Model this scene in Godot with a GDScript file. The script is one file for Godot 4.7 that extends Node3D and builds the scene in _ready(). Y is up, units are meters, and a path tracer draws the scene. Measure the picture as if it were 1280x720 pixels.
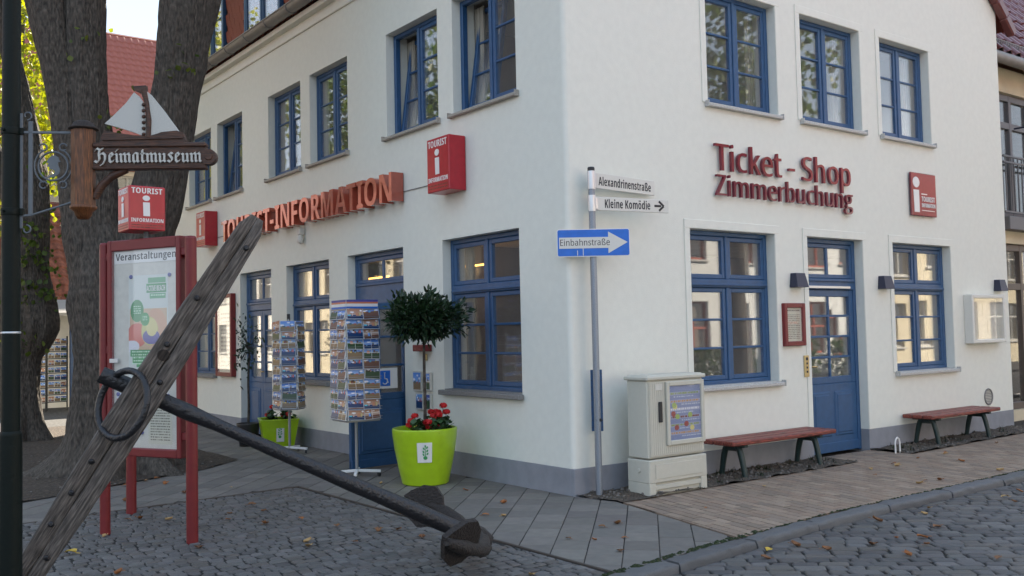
extends Node3D

# ---------------------------------------------------------------- mesh builder
class MB:
	var v := PackedVector3Array()
	var n := PackedVector3Array()
	var u := PackedVector2Array()
	var c := PackedColorArray()
	var T := Transform3D.IDENTITY
	var col := Color(1, 1, 1)

	func vert(p: Vector3, nn: Vector3, t := Vector2.ZERO) -> void:
		v.append(T * p)
		n.append((T.basis * nn).normalized())
		u.append(t)
		c.append(col)

	func tn(a: Vector3, b: Vector3, d: Vector3, nn: Vector3) -> void:
		if (b - a).cross(d - a).dot(nn) < 0.0:
			var x := b
			b = d
			d = x
		vert(a, nn)
		vert(d, nn)
		vert(b, nn)

	func quad(a: Vector3, b: Vector3, d: Vector3, e: Vector3) -> void:
		var nn := (b - a).cross(d - a).normalized()
		vert(a, nn, Vector2(0, 1))
		vert(d, nn, Vector2(1, 0))
		vert(b, nn, Vector2(1, 1))
		vert(a, nn, Vector2(0, 1))
		vert(e, nn, Vector2(0, 0))
		vert(d, nn, Vector2(1, 0))

	func qo(a: Vector3, b: Vector3, d: Vector3, e: Vector3, ctr: Vector3) -> void:
		if (b - a).cross(d - a).dot((a + b + d + e) * 0.25 - ctr) < 0.0:
			quad(e, d, b, a)
		else:
			quad(a, b, d, e)

	func box(lo: Vector3, hi: Vector3) -> void:
		bbox(lo, hi, 0.0)

	func bbox(lo: Vector3, hi: Vector3, b: float) -> void:
		var m := (lo + hi) * 0.5
		var h := (hi - lo) * 0.5
		for ax in 3:
			var a1 := (ax + 1) % 3
			var a2 := (ax + 2) % 3
			for s in [-1.0, 1.0]:
				var q: Array[Vector3] = []
				for k in [[-1, -1], [1, -1], [1, 1], [-1, 1]]:
					var p := Vector3.ZERO
					p[ax] = s * h[ax]
					p[a1] = k[0] * (h[a1] - b)
					p[a2] = k[1] * (h[a2] - b)
					q.append(m + p)
				qo(q[0], q[1], q[2], q[3], m)
			if b > 0.0:
				for s in [-1.0, 1.0]:
					for t in [-1.0, 1.0]:
						var q: Array[Vector3] = []
						for k in [[0, -1], [0, 1], [1, 1], [1, -1]]:
							var p := Vector3.ZERO
							p[ax] = k[1] * (h[ax] - b)
							p[a1] = s * (h[a1] - (b if k[0] == 1 else 0.0))
							p[a2] = t * (h[a2] - (b if k[0] == 0 else 0.0))
							q.append(m + p)
						qo(q[0], q[1], q[2], q[3], m)
		if b > 0.0:
			for sx in [-1.0, 1.0]:
				for sy in [-1.0, 1.0]:
					for sz in [-1.0, 1.0]:
						var s := Vector3(sx, sy, sz)
						var k := s * h
						tn(m + k - Vector3(0, sy * b, sz * b), m + k - Vector3(sx * b, 0, sz * b), m + k - Vector3(sx * b, sy * b, 0), s.normalized())

	func beam(a: Vector3, b: Vector3, w: float, h: float, bev := 0.0, up := Vector3.UP) -> void:
		var keep := T
		var z := (b - a).normalized()
		var x := up.cross(z)
		if x.length() < 0.01:
			x = Vector3.RIGHT.cross(z)
		x = x.normalized()
		var y := z.cross(x)
		T = keep * Transform3D(Basis(x, y, z), a)
		bbox(Vector3(-w / 2, -h / 2, 0), Vector3(w / 2, h / 2, a.distance_to(b)), bev)
		T = keep

	func grid(P: Array, closed: bool, flip := false) -> void:
		var rows := P.size()
		var cols: int = P[0].size()
		var N := []
		for i in rows:
			var r := PackedVector3Array()
			for j in cols:
				var i0 := maxi(i - 1, 0)
				var i1 := mini(i + 1, rows - 1)
				var j0 := (j - 1 + cols) % cols if closed else maxi(j - 1, 0)
				var j1 := (j + 1) % cols if closed else mini(j + 1, cols - 1)
				var nn: Vector3 = (P[i][j1] - P[i][j0]).cross(P[i1][j] - P[i0][j])
				r.append((-nn if flip else nn).normalized())
			N.append(r)
		for i in rows - 1:
			for j in (cols if closed else cols - 1):
				var k := (j + 1) % cols
				var a: Vector3 = P[i][j]
				var b: Vector3 = P[i][k]
				var d: Vector3 = P[i + 1][k]
				var e: Vector3 = P[i + 1][j]
				var ua := Vector2(float(j) / (cols - 1), 1.0 - float(i) / (rows - 1))
				var ud := Vector2(float(j + 1) / (cols - 1), 1.0 - float(i + 1) / (rows - 1))
				var ub := Vector2(ud.x, ua.y)
				var ue := Vector2(ua.x, ud.y)
				if flip:
					vert(a, N[i][j], ua); vert(b, N[i][k], ub); vert(d, N[i + 1][k], ud)
					vert(a, N[i][j], ua); vert(d, N[i + 1][k], ud); vert(e, N[i + 1][j], ue)
				else:
					vert(a, N[i][j], ua); vert(d, N[i + 1][k], ud); vert(b, N[i][k], ub)
					vert(a, N[i][j], ua); vert(e, N[i + 1][j], ue); vert(d, N[i + 1][k], ud)

	func tube(pts: Array, rads: Array, sides := 10, caps := true) -> void:
		var P := []
		var side := Vector3.ZERO
		for i in pts.size():
			var t: Vector3 = (pts[mini(i + 1, pts.size() - 1)] - pts[maxi(i - 1, 0)]).normalized()
			if side == Vector3.ZERO:
				side = t.cross(Vector3.UP)
				if side.length() < 0.05:
					side = t.cross(Vector3.RIGHT)
			side = (side - t * side.dot(t)).normalized()
			var up := t.cross(side)
			var r := PackedVector3Array()
			for j in sides:
				var a := TAU * j / sides
				r.append(pts[i] + (side * cos(a) + up * sin(a)) * float(rads[i]))
			P.append(r)
		grid(P, true)
		if caps:
			for e in [0, pts.size() - 1]:
				var nn: Vector3 = (pts[0] - pts[1]).normalized() if e == 0 else (pts[e] - pts[e - 1]).normalized()
				for j in sides:
					tn(pts[e], P[e][j], P[e][(j + 1) % sides], nn)

	func lathe(prof: Array, sides := 24, ctr := Vector3.ZERO) -> void:
		# prof: Vector2(radius, y) from bottom to top, outer surface
		var P := []
		for q in prof:
			var r := PackedVector3Array()
			for j in sides:
				var a := TAU * j / sides
				r.append(ctr + Vector3(cos(a) * q.x, q.y, -sin(a) * q.x))
			P.append(r)
		grid(P, true)

	func disc(ctr: Vector3, nn: Vector3, r: float, sides := 16) -> void:
		var x := nn.cross(Vector3.UP)
		if x.length() < 0.1:
			x = nn.cross(Vector3.RIGHT)
		x = x.normalized()
		var y := nn.cross(x)
		for j in sides:
			var a := TAU * j / sides
			var b := TAU * (j + 1) / sides
			tn(ctr, ctr + (x * cos(a) + y * sin(a)) * r, ctr + (x * cos(b) + y * sin(b)) * r, nn)

	func prism(poly: PackedVector2Array, z0: float, z1: float) -> void:
		if Geometry2D.is_polygon_clockwise(poly):
			poly = poly.duplicate()
			poly.reverse()
		var t := Geometry2D.triangulate_polygon(poly)
		for i in range(0, t.size(), 3):
			var a := poly[t[i]]
			var b := poly[t[i + 1]]
			var d := poly[t[i + 2]]
			tn(Vector3(a.x, a.y, z1), Vector3(b.x, b.y, z1), Vector3(d.x, d.y, z1), Vector3.BACK)
			tn(Vector3(a.x, a.y, z0), Vector3(b.x, b.y, z0), Vector3(d.x, d.y, z0), Vector3.FORWARD)
		for i in poly.size():
			var a := poly[i]
			var b := poly[(i + 1) % poly.size()]
			quad(Vector3(a.x, a.y, z0), Vector3(b.x, b.y, z0), Vector3(b.x, b.y, z1), Vector3(a.x, a.y, z1))

	# a paving piece: convex outline in x,z, domed top with a rounded rim
	func stone(poly: PackedVector2Array, y: float, bev: float, dome: float, deep: float) -> void:
		var m := Vector2.ZERO
		for q in poly:
			m += q
		m /= poly.size()
		var k := poly.size()
		var top := Vector3(m.x, y + dome, m.y)
		for i in k:
			var a := poly[i]
			var b := poly[(i + 1) % k]
			var ai := a + (m - a).normalized() * bev * 1.4
			var bi := b + (m - b).normalized() * bev * 1.4
			var A := Vector3(ai.x, y, ai.y)
			var B := Vector3(bi.x, y, bi.y)
			tn(top, A, B, (B - top).cross(A - top).normalized() if (B - top).cross(A - top).y > 0 else (A - top).cross(B - top).normalized())
			var Ao := Vector3(a.x, y - bev, a.y)
			var Bo := Vector3(b.x, y - bev, b.y)
			var ctr := Vector3(m.x, y - 0.2, m.y)
			qo(A, B, Bo, Ao, ctr)
			var dn := Vector3(0, -deep, 0)
			qo(Ao, Bo, Bo + dn, Ao + dn, Vector3(m.x, y - bev - deep / 2, m.y))

	func mesh() -> ArrayMesh:
		var a := []
		a.resize(Mesh.ARRAY_MAX)
		a[Mesh.ARRAY_VERTEX] = v
		a[Mesh.ARRAY_NORMAL] = n
		a[Mesh.ARRAY_TEX_UV] = u
		a[Mesh.ARRAY_COLOR] = c
		var m := ArrayMesh.new()
		m.add_surface_from_arrays(Mesh.PRIMITIVE_TRIANGLES, a)
		return m

# ---------------------------------------------------------------- scene helpers
var rng := RandomNumberGenerator.new()
var M := {}
var tex := {}
var used := {}
var cam: Camera3D
var bold: SystemFont
var regular: SystemFont
var cond: FontVariation
var semi: FontVariation

func V(x: float, y: float, z: float) -> Vector3:
	return Vector3(x, y, z)

func numbered(called: String) -> String:
	var k: int = used.get(called, 0)
	used[called] = k + 1
	return called if k == 0 else "%s_%03d" % [called, k]

func tag(o: Node, label: String, category: String, group := "") -> void:
	o.set_meta("label", label)
	o.set_meta("category", category)
	if group != "":
		o.set_meta("group", group)

func thing(called: String, label: String, category: String, at := Vector3.ZERO, turn := 0.0, group := "") -> Node3D:
	var o := Node3D.new()
	o.name = numbered(called)
	add_child(o)
	o.position = at
	o.rotation.y = turn
	tag(o, label, category, group)
	return o

func part(parent: Node, called: String, mb: MB, m: Material) -> MeshInstance3D:
	var o := MeshInstance3D.new()
	o.name = called
	o.mesh = mb.mesh()
	o.material_override = null
	o.mesh.surface_set_material(0, m)
	parent.add_child(o, true)
	return o

func node(parent: Node, called: String, t := Transform3D.IDENTITY) -> Node3D:
	var o := Node3D.new()
	o.name = called
	parent.add_child(o, true)
	o.transform = t
	return o

func inst(parent: Node, called: String, mesh: Mesh, t := Transform3D.IDENTITY) -> MeshInstance3D:
	var o := MeshInstance3D.new()
	o.name = called
	o.mesh = mesh
	o.transform = t
	parent.add_child(o, true)
	return o

func struct(called: String, mb: MB, m: Material) -> MeshInstance3D:
	var o := part(self, numbered(called), mb, m)
	o.set_meta("kind", "structure")
	return o

func solo(called: String, mb: MB, m: Material, at: Vector3, label: String, category: String, group := "") -> MeshInstance3D:
	var o := part(self, numbered(called), mb, m)
	o.position = at
	tag(o, label, category, group)
	return o

func text(parent: Node, called: String, s: String, f: Font, t: Transform3D, w: float, h: float, deep: float, m: Material) -> MeshInstance3D:
	var tm := TextMesh.new()
	tm.text = s
	tm.font = f
	tm.font_size = 48
	tm.pixel_size = 0.01
	tm.depth = 0.02
	tm.curve_step = 1.5
	tm.material = m
	var b := tm.get_aabb()
	var sx := w / b.size.x
	var sy := h / b.size.y
	var sz := deep / 0.02
	var o := inst(parent, called, tm)
	o.transform = t * Transform3D(Basis.from_scale(V(sx, sy, sz)), V(-b.position.x * sx, -b.position.y * sy, 0))
	return o

# one mesh per letter, all on one baseline; capitals are cap metres high
func letters(parent: Node, s: String, f: Font, t: Transform3D, w: float, cap: float, deep: float, m: Material, face: Material = null) -> void:
	var ref := TextMesh.new()
	ref.font = f
	ref.font_size = 48
	ref.pixel_size = 0.01
	ref.text = "H"
	var hb := ref.get_aabb()
	var total := f.get_string_size(s, HORIZONTAL_ALIGNMENT_LEFT, -1, 48).x * 0.01
	var sx := w / total
	var sy := cap / hb.size.y
	for i in s.length():
		if s[i] == " ":
			continue
		var tm := TextMesh.new()
		tm.text = s[i]
		tm.font = f
		tm.font_size = 48
		tm.pixel_size = 0.01
		tm.depth = 0.02
		tm.curve_step = 1.5
		tm.horizontal_alignment = HORIZONTAL_ALIGNMENT_LEFT
		tm.material = m
		var x := f.get_string_size(s.substr(0, i), HORIZONTAL_ALIGNMENT_LEFT, -1, 48).x * 0.01
		var o := inst(parent, "letter", tm, t * Transform3D(Basis.from_scale(V(sx, sy, deep / 0.02)), V(x * sx, -hb.position.y * sy, 0)))
		if face:
			var fm: TextMesh = tm.duplicate()
			fm.depth = 0.004
			fm.material = face
			inst(o, "face", fm, Transform3D(Basis(), V(0, 0, 0.0125)))

# ---------------------------------------------------------------- materials
func lin(r: float, g: float, b: float) -> Color:
	return Color(r, g, b).linear_to_srgb()

func noise_tex(freq: float, lo: float, hi: float, octaves := 4, kind := FastNoiseLite.TYPE_SIMPLEX_SMOOTH, size := 512, sd := 1) -> NoiseTexture2D:
	var f := FastNoiseLite.new()
	f.noise_type = kind
	f.frequency = freq
	f.fractal_octaves = octaves
	f.seed = sd
	var t := NoiseTexture2D.new()
	t.width = size
	t.height = size
	t.seamless = true
	t.noise = f
	var g := Gradient.new()
	g.set_color(0, Color(lo, lo, lo))
	g.set_color(1, Color(hi, hi, hi))
	t.color_ramp = g
	return t

func mat(key: String, c: Color, rough := 0.7, o := {}) -> StandardMaterial3D:
	var m := StandardMaterial3D.new()
	m.resource_name = key
	m.albedo_color = c
	m.roughness = rough
	if o.has("tex"):
		m.albedo_texture = tex[o.tex]
	if o.has("bump"):
		m.heightmap_enabled = true
		m.heightmap_texture = tex[o.bump]
		m.heightmap_scale = o.get("bs", 0.3)
	if o.has("tex") or o.has("bump"):
		var s: float = o.get("s", 1.0)
		m.uv1_scale = o.get("s3", V(s, s, s))
		m.uv1_triplanar = true
		m.uv1_world_triplanar = o.get("world", true)
	if o.get("vc", false):
		m.vertex_color_use_as_albedo = true
	if o.has("spec"):
		m.metallic_specular = o.spec
	if o.has("metal"):
		m.metallic = o.metal
	if o.has("coat"):
		m.clearcoat_enabled = true
		m.clearcoat = o.coat
		m.clearcoat_roughness = 0.05
	if o.has("back"):
		m.backlight_enabled = true
		m.backlight = o.back
	M[key] = m
	return m

func picture(key: String, im: Image, rough := 0.4) -> StandardMaterial3D:
	var m := StandardMaterial3D.new()
	m.resource_name = key
	m.albedo_texture = ImageTexture.create_from_image(im)
	m.texture_repeat = false
	m.roughness = rough
	M[key] = m
	return m

func make_materials() -> void:
	tex.mottle = noise_tex(0.012, 0.91, 1.0, 5)
	tex.wash = noise_tex(0.03, 0.975, 1.0, 6, FastNoiseLite.TYPE_SIMPLEX_SMOOTH, 512, 9)
	tex.blotch = noise_tex(0.02, 0.45, 1.0, 5, FastNoiseLite.TYPE_SIMPLEX_SMOOTH, 512, 5)
	tex.speck = noise_tex(0.12, 0.70, 1.0, 3, FastNoiseLite.TYPE_SIMPLEX_SMOOTH, 512, 2)
	tex.grain = noise_tex(0.25, 0.0, 1.0, 2, FastNoiseLite.TYPE_SIMPLEX_SMOOTH, 512, 3)
	tex.lump = noise_tex(0.04, 0.0, 1.0, 4, FastNoiseLite.TYPE_SIMPLEX_SMOOTH, 512, 4)
	tex.ridge = noise_tex(0.03, 0.3, 1.0, 5, FastNoiseLite.TYPE_PERLIN, 512, 6)
	tex.clod = noise_tex(0.05, 0.35, 1.0, 5, FastNoiseLite.TYPE_CELLULAR, 512, 7)
	mat("plaster", lin(0.755, 0.757, 0.685), 0.92, {"tex": "wash", "bump": "grain", "bs": 0.10, "s": 0.5})
	mat("plinth", lin(0.27, 0.28, 0.31), 0.85, {"tex": "mottle", "bump": "grain", "bs": 0.12, "s": 0.7})
	mat("blue", lin(0.026, 0.09, 0.21), 0.42, {"tex": "mottle", "s": 1.3})
	mat("navy", lin(0.018, 0.05, 0.12), 0.45, {"tex": "mottle", "s": 1.3})
	mat("sill_white", lin(0.66, 0.65, 0.62), 0.6, {"tex": "speck", "s": 0.8})
	mat("sill_stone", lin(0.30, 0.29, 0.28), 0.75, {"tex": "speck", "s": 0.8})
	mat("sill_beige", lin(0.50, 0.46, 0.40), 0.7, {"tex": "speck", "s": 0.8})
	mat("gasket", lin(0.03, 0.03, 0.035), 0.6)
	var g := mat("glass", Color(1, 1, 1, 0.02), 0.02)
	g.transparency = BaseMaterial3D.TRANSPARENCY_ALPHA
	mat("room", lin(0.22, 0.19, 0.16), 0.9, {"tex": "mottle", "s": 0.4})
	mat("room_floor", lin(0.12, 0.08, 0.05), 0.6, {"tex": "mottle", "s": 0.6})
	mat("curtain", lin(0.42, 0.38, 0.31), 0.9)
	mat("zinc", lin(0.26, 0.25, 0.24), 0.55, {"tex": "mottle", "s": 0.7, "metal": 0.3})
	mat("steel", lin(0.36, 0.40, 0.46), 0.45, {"tex": "speck", "s": 2.0, "metal": 0.6})
	mat("alu", lin(0.62, 0.63, 0.64), 0.35, {"metal": 0.7})
	mat("sign_white", lin(0.66, 0.65, 0.60), 0.45, {"tex": "wash", "s": 2.0})
	mat("sign_blue", lin(0.012, 0.15, 0.62), 0.4, {"tex": "mottle", "s": 2.0})
	mat("ink", lin(0.02, 0.02, 0.025), 0.6)
	mat("white", lin(0.75, 0.74, 0.72), 0.5)
	mat("chalk", lin(0.70, 0.69, 0.64), 0.7, {"tex": "speck", "s": 3.0})
	mat("red_box", lin(0.46, 0.014, 0.028), 0.3, {"tex": "mottle", "s": 1.5, "coat": 0.15})
	mat("red_frame", lin(0.19, 0.013, 0.015), 0.42, {"tex": "mottle", "s": 1.5})
	mat("maroon", lin(0.17, 0.010, 0.032), 0.14, {"tex": "mottle", "s": 1.5, "coat": 0.3})
	mat("letter_red", lin(0.42, 0.085, 0.05), 0.2, {"tex": "mottle", "s": 1.2, "coat": 1.0})
	mat("stripe_orange", lin(0.55, 0.18, 0.09), 0.4)
	mat("cabinet", lin(0.54, 0.52, 0.44), 0.6, {"tex": "wash", "s": 1.1, "bump": "grain", "bs": 0.05})
	mat("bench_red", lin(0.46, 0.095, 0.065), 0.5, {"tex": "ridge", "s3": V(0.6, 5, 5)})
	mat("bench_green", lin(0.014, 0.034, 0.032), 0.45, {"tex": "mottle", "s": 2.0})
	mat("lamp_blue", lin(0.022, 0.026, 0.055), 0.5)
	mat("brass", lin(0.55, 0.42, 0.20), 0.4, {"metal": 0.6})
	mat("lime", lin(0.40, 0.62, 0.012), 0.28, {"tex": "mottle", "s": 1.2, "coat": 0.3})
	mat("soil", lin(0.20, 0.155, 0.115), 0.95, {"tex": "clod", "bump": "clod", "bs": 2.0, "s": 1.6})
	mat("earth", lin(0.14, 0.10, 0.07), 0.95, {"tex": "clod", "bump": "lump", "bs": 2.0, "s": 0.9})
	mat("pebble", lin(0.22, 0.20, 0.18), 0.85, {"vc": true, "tex": "speck", "s": 3.0})
	mat("joint", lin(0.045, 0.042, 0.038), 0.95, {"tex": "clod", "s": 1.5})
	mat("joint_tan", lin(0.06, 0.045, 0.035), 0.95, {"tex": "clod", "s": 1.5})
	mat("asphalt", lin(0.11, 0.105, 0.10), 0.9, {"tex": "clod", "s": 0.6})
	mat("granite", Color(1, 1, 1), 0.62, {"vc": true, "tex": "speck", "bump": "grain", "bs": 0.25, "s": 1.7})
	mat("concrete", Color(1, 1, 1), 0.8, {"vc": true, "tex": "mottle", "bump": "grain", "bs": 0.12, "s": 1.3})
	mat("clinker", Color(1, 1, 1), 0.8, {"vc": true, "tex": "speck", "bump": "grain", "bs": 0.15, "s": 1.9})
	mat("moss", lin(0.045, 0.075, 0.018), 0.95, {"vc": true, "tex": "clod", "s": 4.0})
	mat("iron", lin(0.022, 0.021, 0.024), 0.42, {"tex": "speck", "bump": "lump", "bs": 0.7, "s": 1.5})
	mat("iron_rust", lin(0.055, 0.04, 0.032), 0.75, {"tex": "clod", "bump": "lump", "bs": 1.2, "s": 2.2})
	mat("oak_grey", lin(0.27, 0.23, 0.20), 0.85, {"tex": "ridge", "bump": "ridge", "bs": 0.8, "s3": V(6, 6, 0.55), "world": false})
	mat("oak_dark", lin(0.07, 0.05, 0.04), 0.9, {"tex": "ridge", "s3": V(6, 6, 0.55), "world": false})
	mat("post_green", lin(0.005, 0.009, 0.007), 0.5, {"spec": 0.3, "tex": "mottle", "s": 2.0, "bump": "lump", "bs": 0.15})
	mat("wood_orange", lin(0.30, 0.105, 0.030), 0.5, {"tex": "ridge", "bump": "ridge", "bs": 0.2, "s3": V(9, 0.9, 9)})
	mat("wood_brown", lin(0.135, 0.052, 0.024), 0.55, {"tex": "ridge", "bump": "ridge", "bs": 0.2, "s3": V(1.2, 9, 1.2)})
	mat("wrought", lin(0.13, 0.145, 0.16), 0.5, {"tex": "mottle", "s": 2.5, "metal": 0.3})
	mat("bark", lin(0.165, 0.14, 0.115), 0.95, {"tex": "ridge", "bump": "ridge", "bs": 3.0, "s3": V(3.0, 0.8, 3.0)})
	mat("leaf", Color(1, 1, 1), 0.5, {"vc": true, "back": lin(0.75, 0.85, 0.20)})
	mat("leaf_dark", Color(1, 1, 1), 0.45, {"vc": true, "back": lin(0.15, 0.25, 0.05)})
	mat("petal", lin(0.55, 0.012, 0.015), 0.6, {"back": lin(0.5, 0.02, 0.02)})
	mat("dry_leaf", Color(1, 1, 1), 0.7, {"vc": true})
	mat("roof_red", lin(0.42, 0.125, 0.085), 0.75, {"tex": "speck", "s": 0.8})
	mat("roof_glazed", lin(0.20, 0.055, 0.05), 0.3, {"tex": "speck", "s": 1.2})
	mat("hung_tile", lin(0.33, 0.075, 0.04), 0.7, {"tex": "speck", "s": 1.0})
	mat("cream", lin(0.66, 0.58, 0.42), 0.9, {"tex": "mottle", "s": 0.3})
	mat("warm_white", lin(0.78, 0.75, 0.68), 0.9, {"tex": "mottle", "s": 0.3})
	mat("brick_red", lin(0.24, 0.075, 0.045), 0.9, {"tex": "blotch", "s": 0.8})
	mat("brown_frame", lin(0.10, 0.075, 0.06), 0.5)
	mat("grey_frame", lin(0.11, 0.11, 0.12), 0.5)
	mat("cool_white", lin(0.70, 0.71, 0.70), 0.9, {"tex": "wash", "s": 0.3})
	mat("rust_frame", lin(0.34, 0.075, 0.045), 0.5)
	mat("paper", lin(0.66, 0.64, 0.57), 0.7, {"tex": "mottle", "s": 2.0})
	mat("green_print", lin(0.05, 0.33, 0.10), 0.6)
	mat("pin_blue", lin(0.05, 0.06, 0.28), 0.4)
	mat("wire", lin(0.30, 0.31, 0.33), 0.4, {"metal": 0.6})
	mat("black_plastic", lin(0.018, 0.018, 0.02), 0.5)
	var e := mat("tube_light", lin(0.9, 0.6, 0.25), 0.5)
	e.emission_enabled = true
	e.emission = Color(1.0, 0.72, 0.34)
	e.emission_energy_multiplier = 1.3

# ---------------------------------------------------------------- view and light
func view() -> void:
	cam = Camera3D.new()
	cam.name = "camera"
	var yaw := 0.646695
	var pitch := 0.046815
	var roll := -0.02168
	var f := V(sin(yaw) * cos(pitch), sin(pitch), -cos(yaw) * cos(pitch))
	var r0 := V(cos(yaw), 0, sin(yaw))
	var u0 := r0.cross(f)
	var r := r0 * cos(roll) + u0 * sin(roll)
	var u := u0 * cos(roll) - r0 * sin(roll)
	cam.transform = Transform3D(Basis(r, u, -f), V(-6.0748, 1.6, 7.1141))
	cam.fov = 33.588
	cam.far = 600.0
	cam.near = 0.05
	add_child(cam)
	var we := WorldEnvironment.new()
	we.name = "environment"
	var e := Environment.new()
	e.background_mode = Environment.BG_SKY
	e.tonemap_mode = Environment.TONE_MAPPER_LINEAR
	e.tonemap_exposure = 3.95
	e.sdfgi_enabled = true
	e.ssao_enabled = true
	e.ssil_enabled = true
	var sk := ProceduralSkyMaterial.new()
	sk.sky_top_color = Color(0.57, 0.69, 0.84)
	sk.sky_horizon_color = Color(0.85, 0.888, 0.92)
	sk.sky_curve = 0.35
	sk.sky_energy_multiplier = 0.72
	sk.ground_bottom_color = Color(0.25, 0.24, 0.23)
	sk.ground_horizon_color = Color(0.5, 0.5, 0.5)
	sk.sun_angle_max = 26.0
	sk.sun_curve = 0.12
	sk.sky_cover = clouds()
	sk.sky_cover_modulate = Color(0.55, 0.55, 0.55)
	var s := Sky.new()
	s.sky_material = sk
	e.sky = s
	we.environment = e
	add_child(we)
	var sun := DirectionalLight3D.new()
	sun.name = "sun"
	sun.light_energy = 1.6
	sun.light_color = Color(1.0, 0.95, 0.87)
	sun.light_angular_distance = 0.5
	sun.shadow_enabled = true
	add_child(sun)
	var el := deg_to_rad(34.0)
	var to_sun := V(0.70 * cos(el), sin(el), -0.714 * cos(el)).normalized()
	sun.look_at_from_position(to_sun * 50.0, Vector3.ZERO, Vector3.UP)

func clouds() -> ImageTexture:
	var f := FastNoiseLite.new()
	f.frequency = 1.4
	f.fractal_octaves = 5
	f.seed = 21
	var im := Image.create(512, 256, false, Image.FORMAT_RGBA8)
	for y in 128:
		var el := (0.5 - (y + 0.5) / 256.0) * PI
		for x in 512:
			var a := TAU * x / 512.0
			var p := V(cos(a) * cos(el), sin(el) * 1.6, sin(a) * cos(el))
			var d := clampf((f.get_noise_3d(p.x * 1.5, p.y * 1.5, p.z * 1.5) + 0.02) * 2.6, 0.0, 1.0)
			d *= clampf(el / 0.12, 0.0, 1.0)
			im.set_pixel(x, y, Color(1, 0.99, 0.97, d))
	return ImageTexture.create_from_image(im)

# ---------------------------------------------------------------- walls and openings
func holed(mb: MB, w: float, h: float, y0: float, holes: Array, thick: float) -> void:
	var xs := [0.0, w]
	var ys := [y0, h]
	for r: Rect2 in holes:
		for q in [r.position.x, r.end.x]:
			if not xs.has(q):
				xs.append(q)
		for q in [r.position.y, r.end.y]:
			if q > y0 and q < h and not ys.has(q):
				ys.append(q)
	xs.sort()
	ys.sort()
	for i in xs.size() - 1:
		for j in ys.size() - 1:
			var c := Vector2((xs[i] + xs[i + 1]) / 2, (ys[j] + ys[j + 1]) / 2)
			var open := false
			for r: Rect2 in holes:
				if r.has_point(c):
					open = true
			if open:
				continue
			for z in [0.0, -thick]:
				mb.qo(V(xs[i], ys[j], z), V(xs[i + 1], ys[j], z), V(xs[i + 1], ys[j + 1], z), V(xs[i], ys[j + 1], z), V(c.x, c.y, -thick / 2))
	for r: Rect2 in holes:
		var a := r.position
		var b := r.end
		var lo := maxf(a.y, y0)
		mb.quad(V(a.x, lo, 0), V(a.x, lo, -thick), V(a.x, b.y, -thick), V(a.x, b.y, 0))
		mb.quad(V(b.x, lo, -thick), V(b.x, lo, 0), V(b.x, b.y, 0), V(b.x, b.y, -thick))
		mb.quad(V(a.x, b.y, 0), V(a.x, b.y, -thick), V(b.x, b.y, -thick), V(b.x, b.y, 0))
		if a.y > y0:
			mb.quad(V(a.x, a.y, -thick), V(a.x, a.y, 0), V(b.x, a.y, 0), V(b.x, a.y, -thick))
	for x in [0.0, w]:
		mb.qo(V(x, y0, 0), V(x, y0, -thick), V(x, h, -thick), V(x, h, 0), V(w / 2, h / 2, -thick / 2))
	mb.quad(V(0, h, 0), V(w, h, 0), V(w, h, -thick), V(0, h, -thick))

func lattice(parent: Node, called: String, t: Transform3D, w: float, h: float, cols: int, rows: int, fw: float, mw: float, m: Material, glass: Material, pane_name := "pane") -> void:
	# one sash: a bevelled frame, glazing bars and a pane for each light; origin at its lower left, front at z = 0
	var mb := MB.new()
	mb.bbox(V(0, 0, -0.055), V(fw, h, 0), 0.006)
	mb.bbox(V(w - fw, 0, -0.055), V(w, h, 0), 0.006)
	mb.bbox(V(fw - 0.004, 0, -0.053), V(w - fw + 0.004, fw, -0.002), 0.006)
	mb.bbox(V(fw - 0.004, h - fw, -0.053), V(w - fw + 0.004, h, -0.002), 0.006)
	var cw := (w - 2 * fw - (cols - 1) * mw) / cols
	var ch := (h - 2 * fw - (rows - 1) * mw) / rows
	for i in range(1, cols):
		var x := fw + i * cw + (i - 1) * mw
		mb.bbox(V(x, fw - 0.004, -0.045), V(x + mw, h - fw + 0.004, -0.008), 0.005)
	for j in range(1, rows):
		var y := fw + j * ch + (j - 1) * mw
		mb.bbox(V(fw - 0.004, y, -0.043), V(w - fw + 0.004, y + mw, -0.01), 0.005)
	var o := part(parent, called, mb, m)
	o.transform = t
	for i in cols:
		for j in rows:
			var p := MB.new()
			var x := fw + i * (cw + mw)
			var y := fw + j * (ch + mw)
			p.box(V(x - 0.003, y - 0.003, -0.026), V(x + cw + 0.003, y + ch + 0.003, -0.022))
			p.box(V(x - 0.003, y - 0.003, -0.040), V(x + cw + 0.003, y + ch + 0.003, -0.036))
			var q := part(parent, pane_name, p, glass)
			# old panes never stand quite true
			q.transform = t * Transform3D(Basis.from_euler(V(rng.randfn(0, 0.004), rng.randfn(0, 0.004), 0)), V(0, 0, 0))

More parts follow.
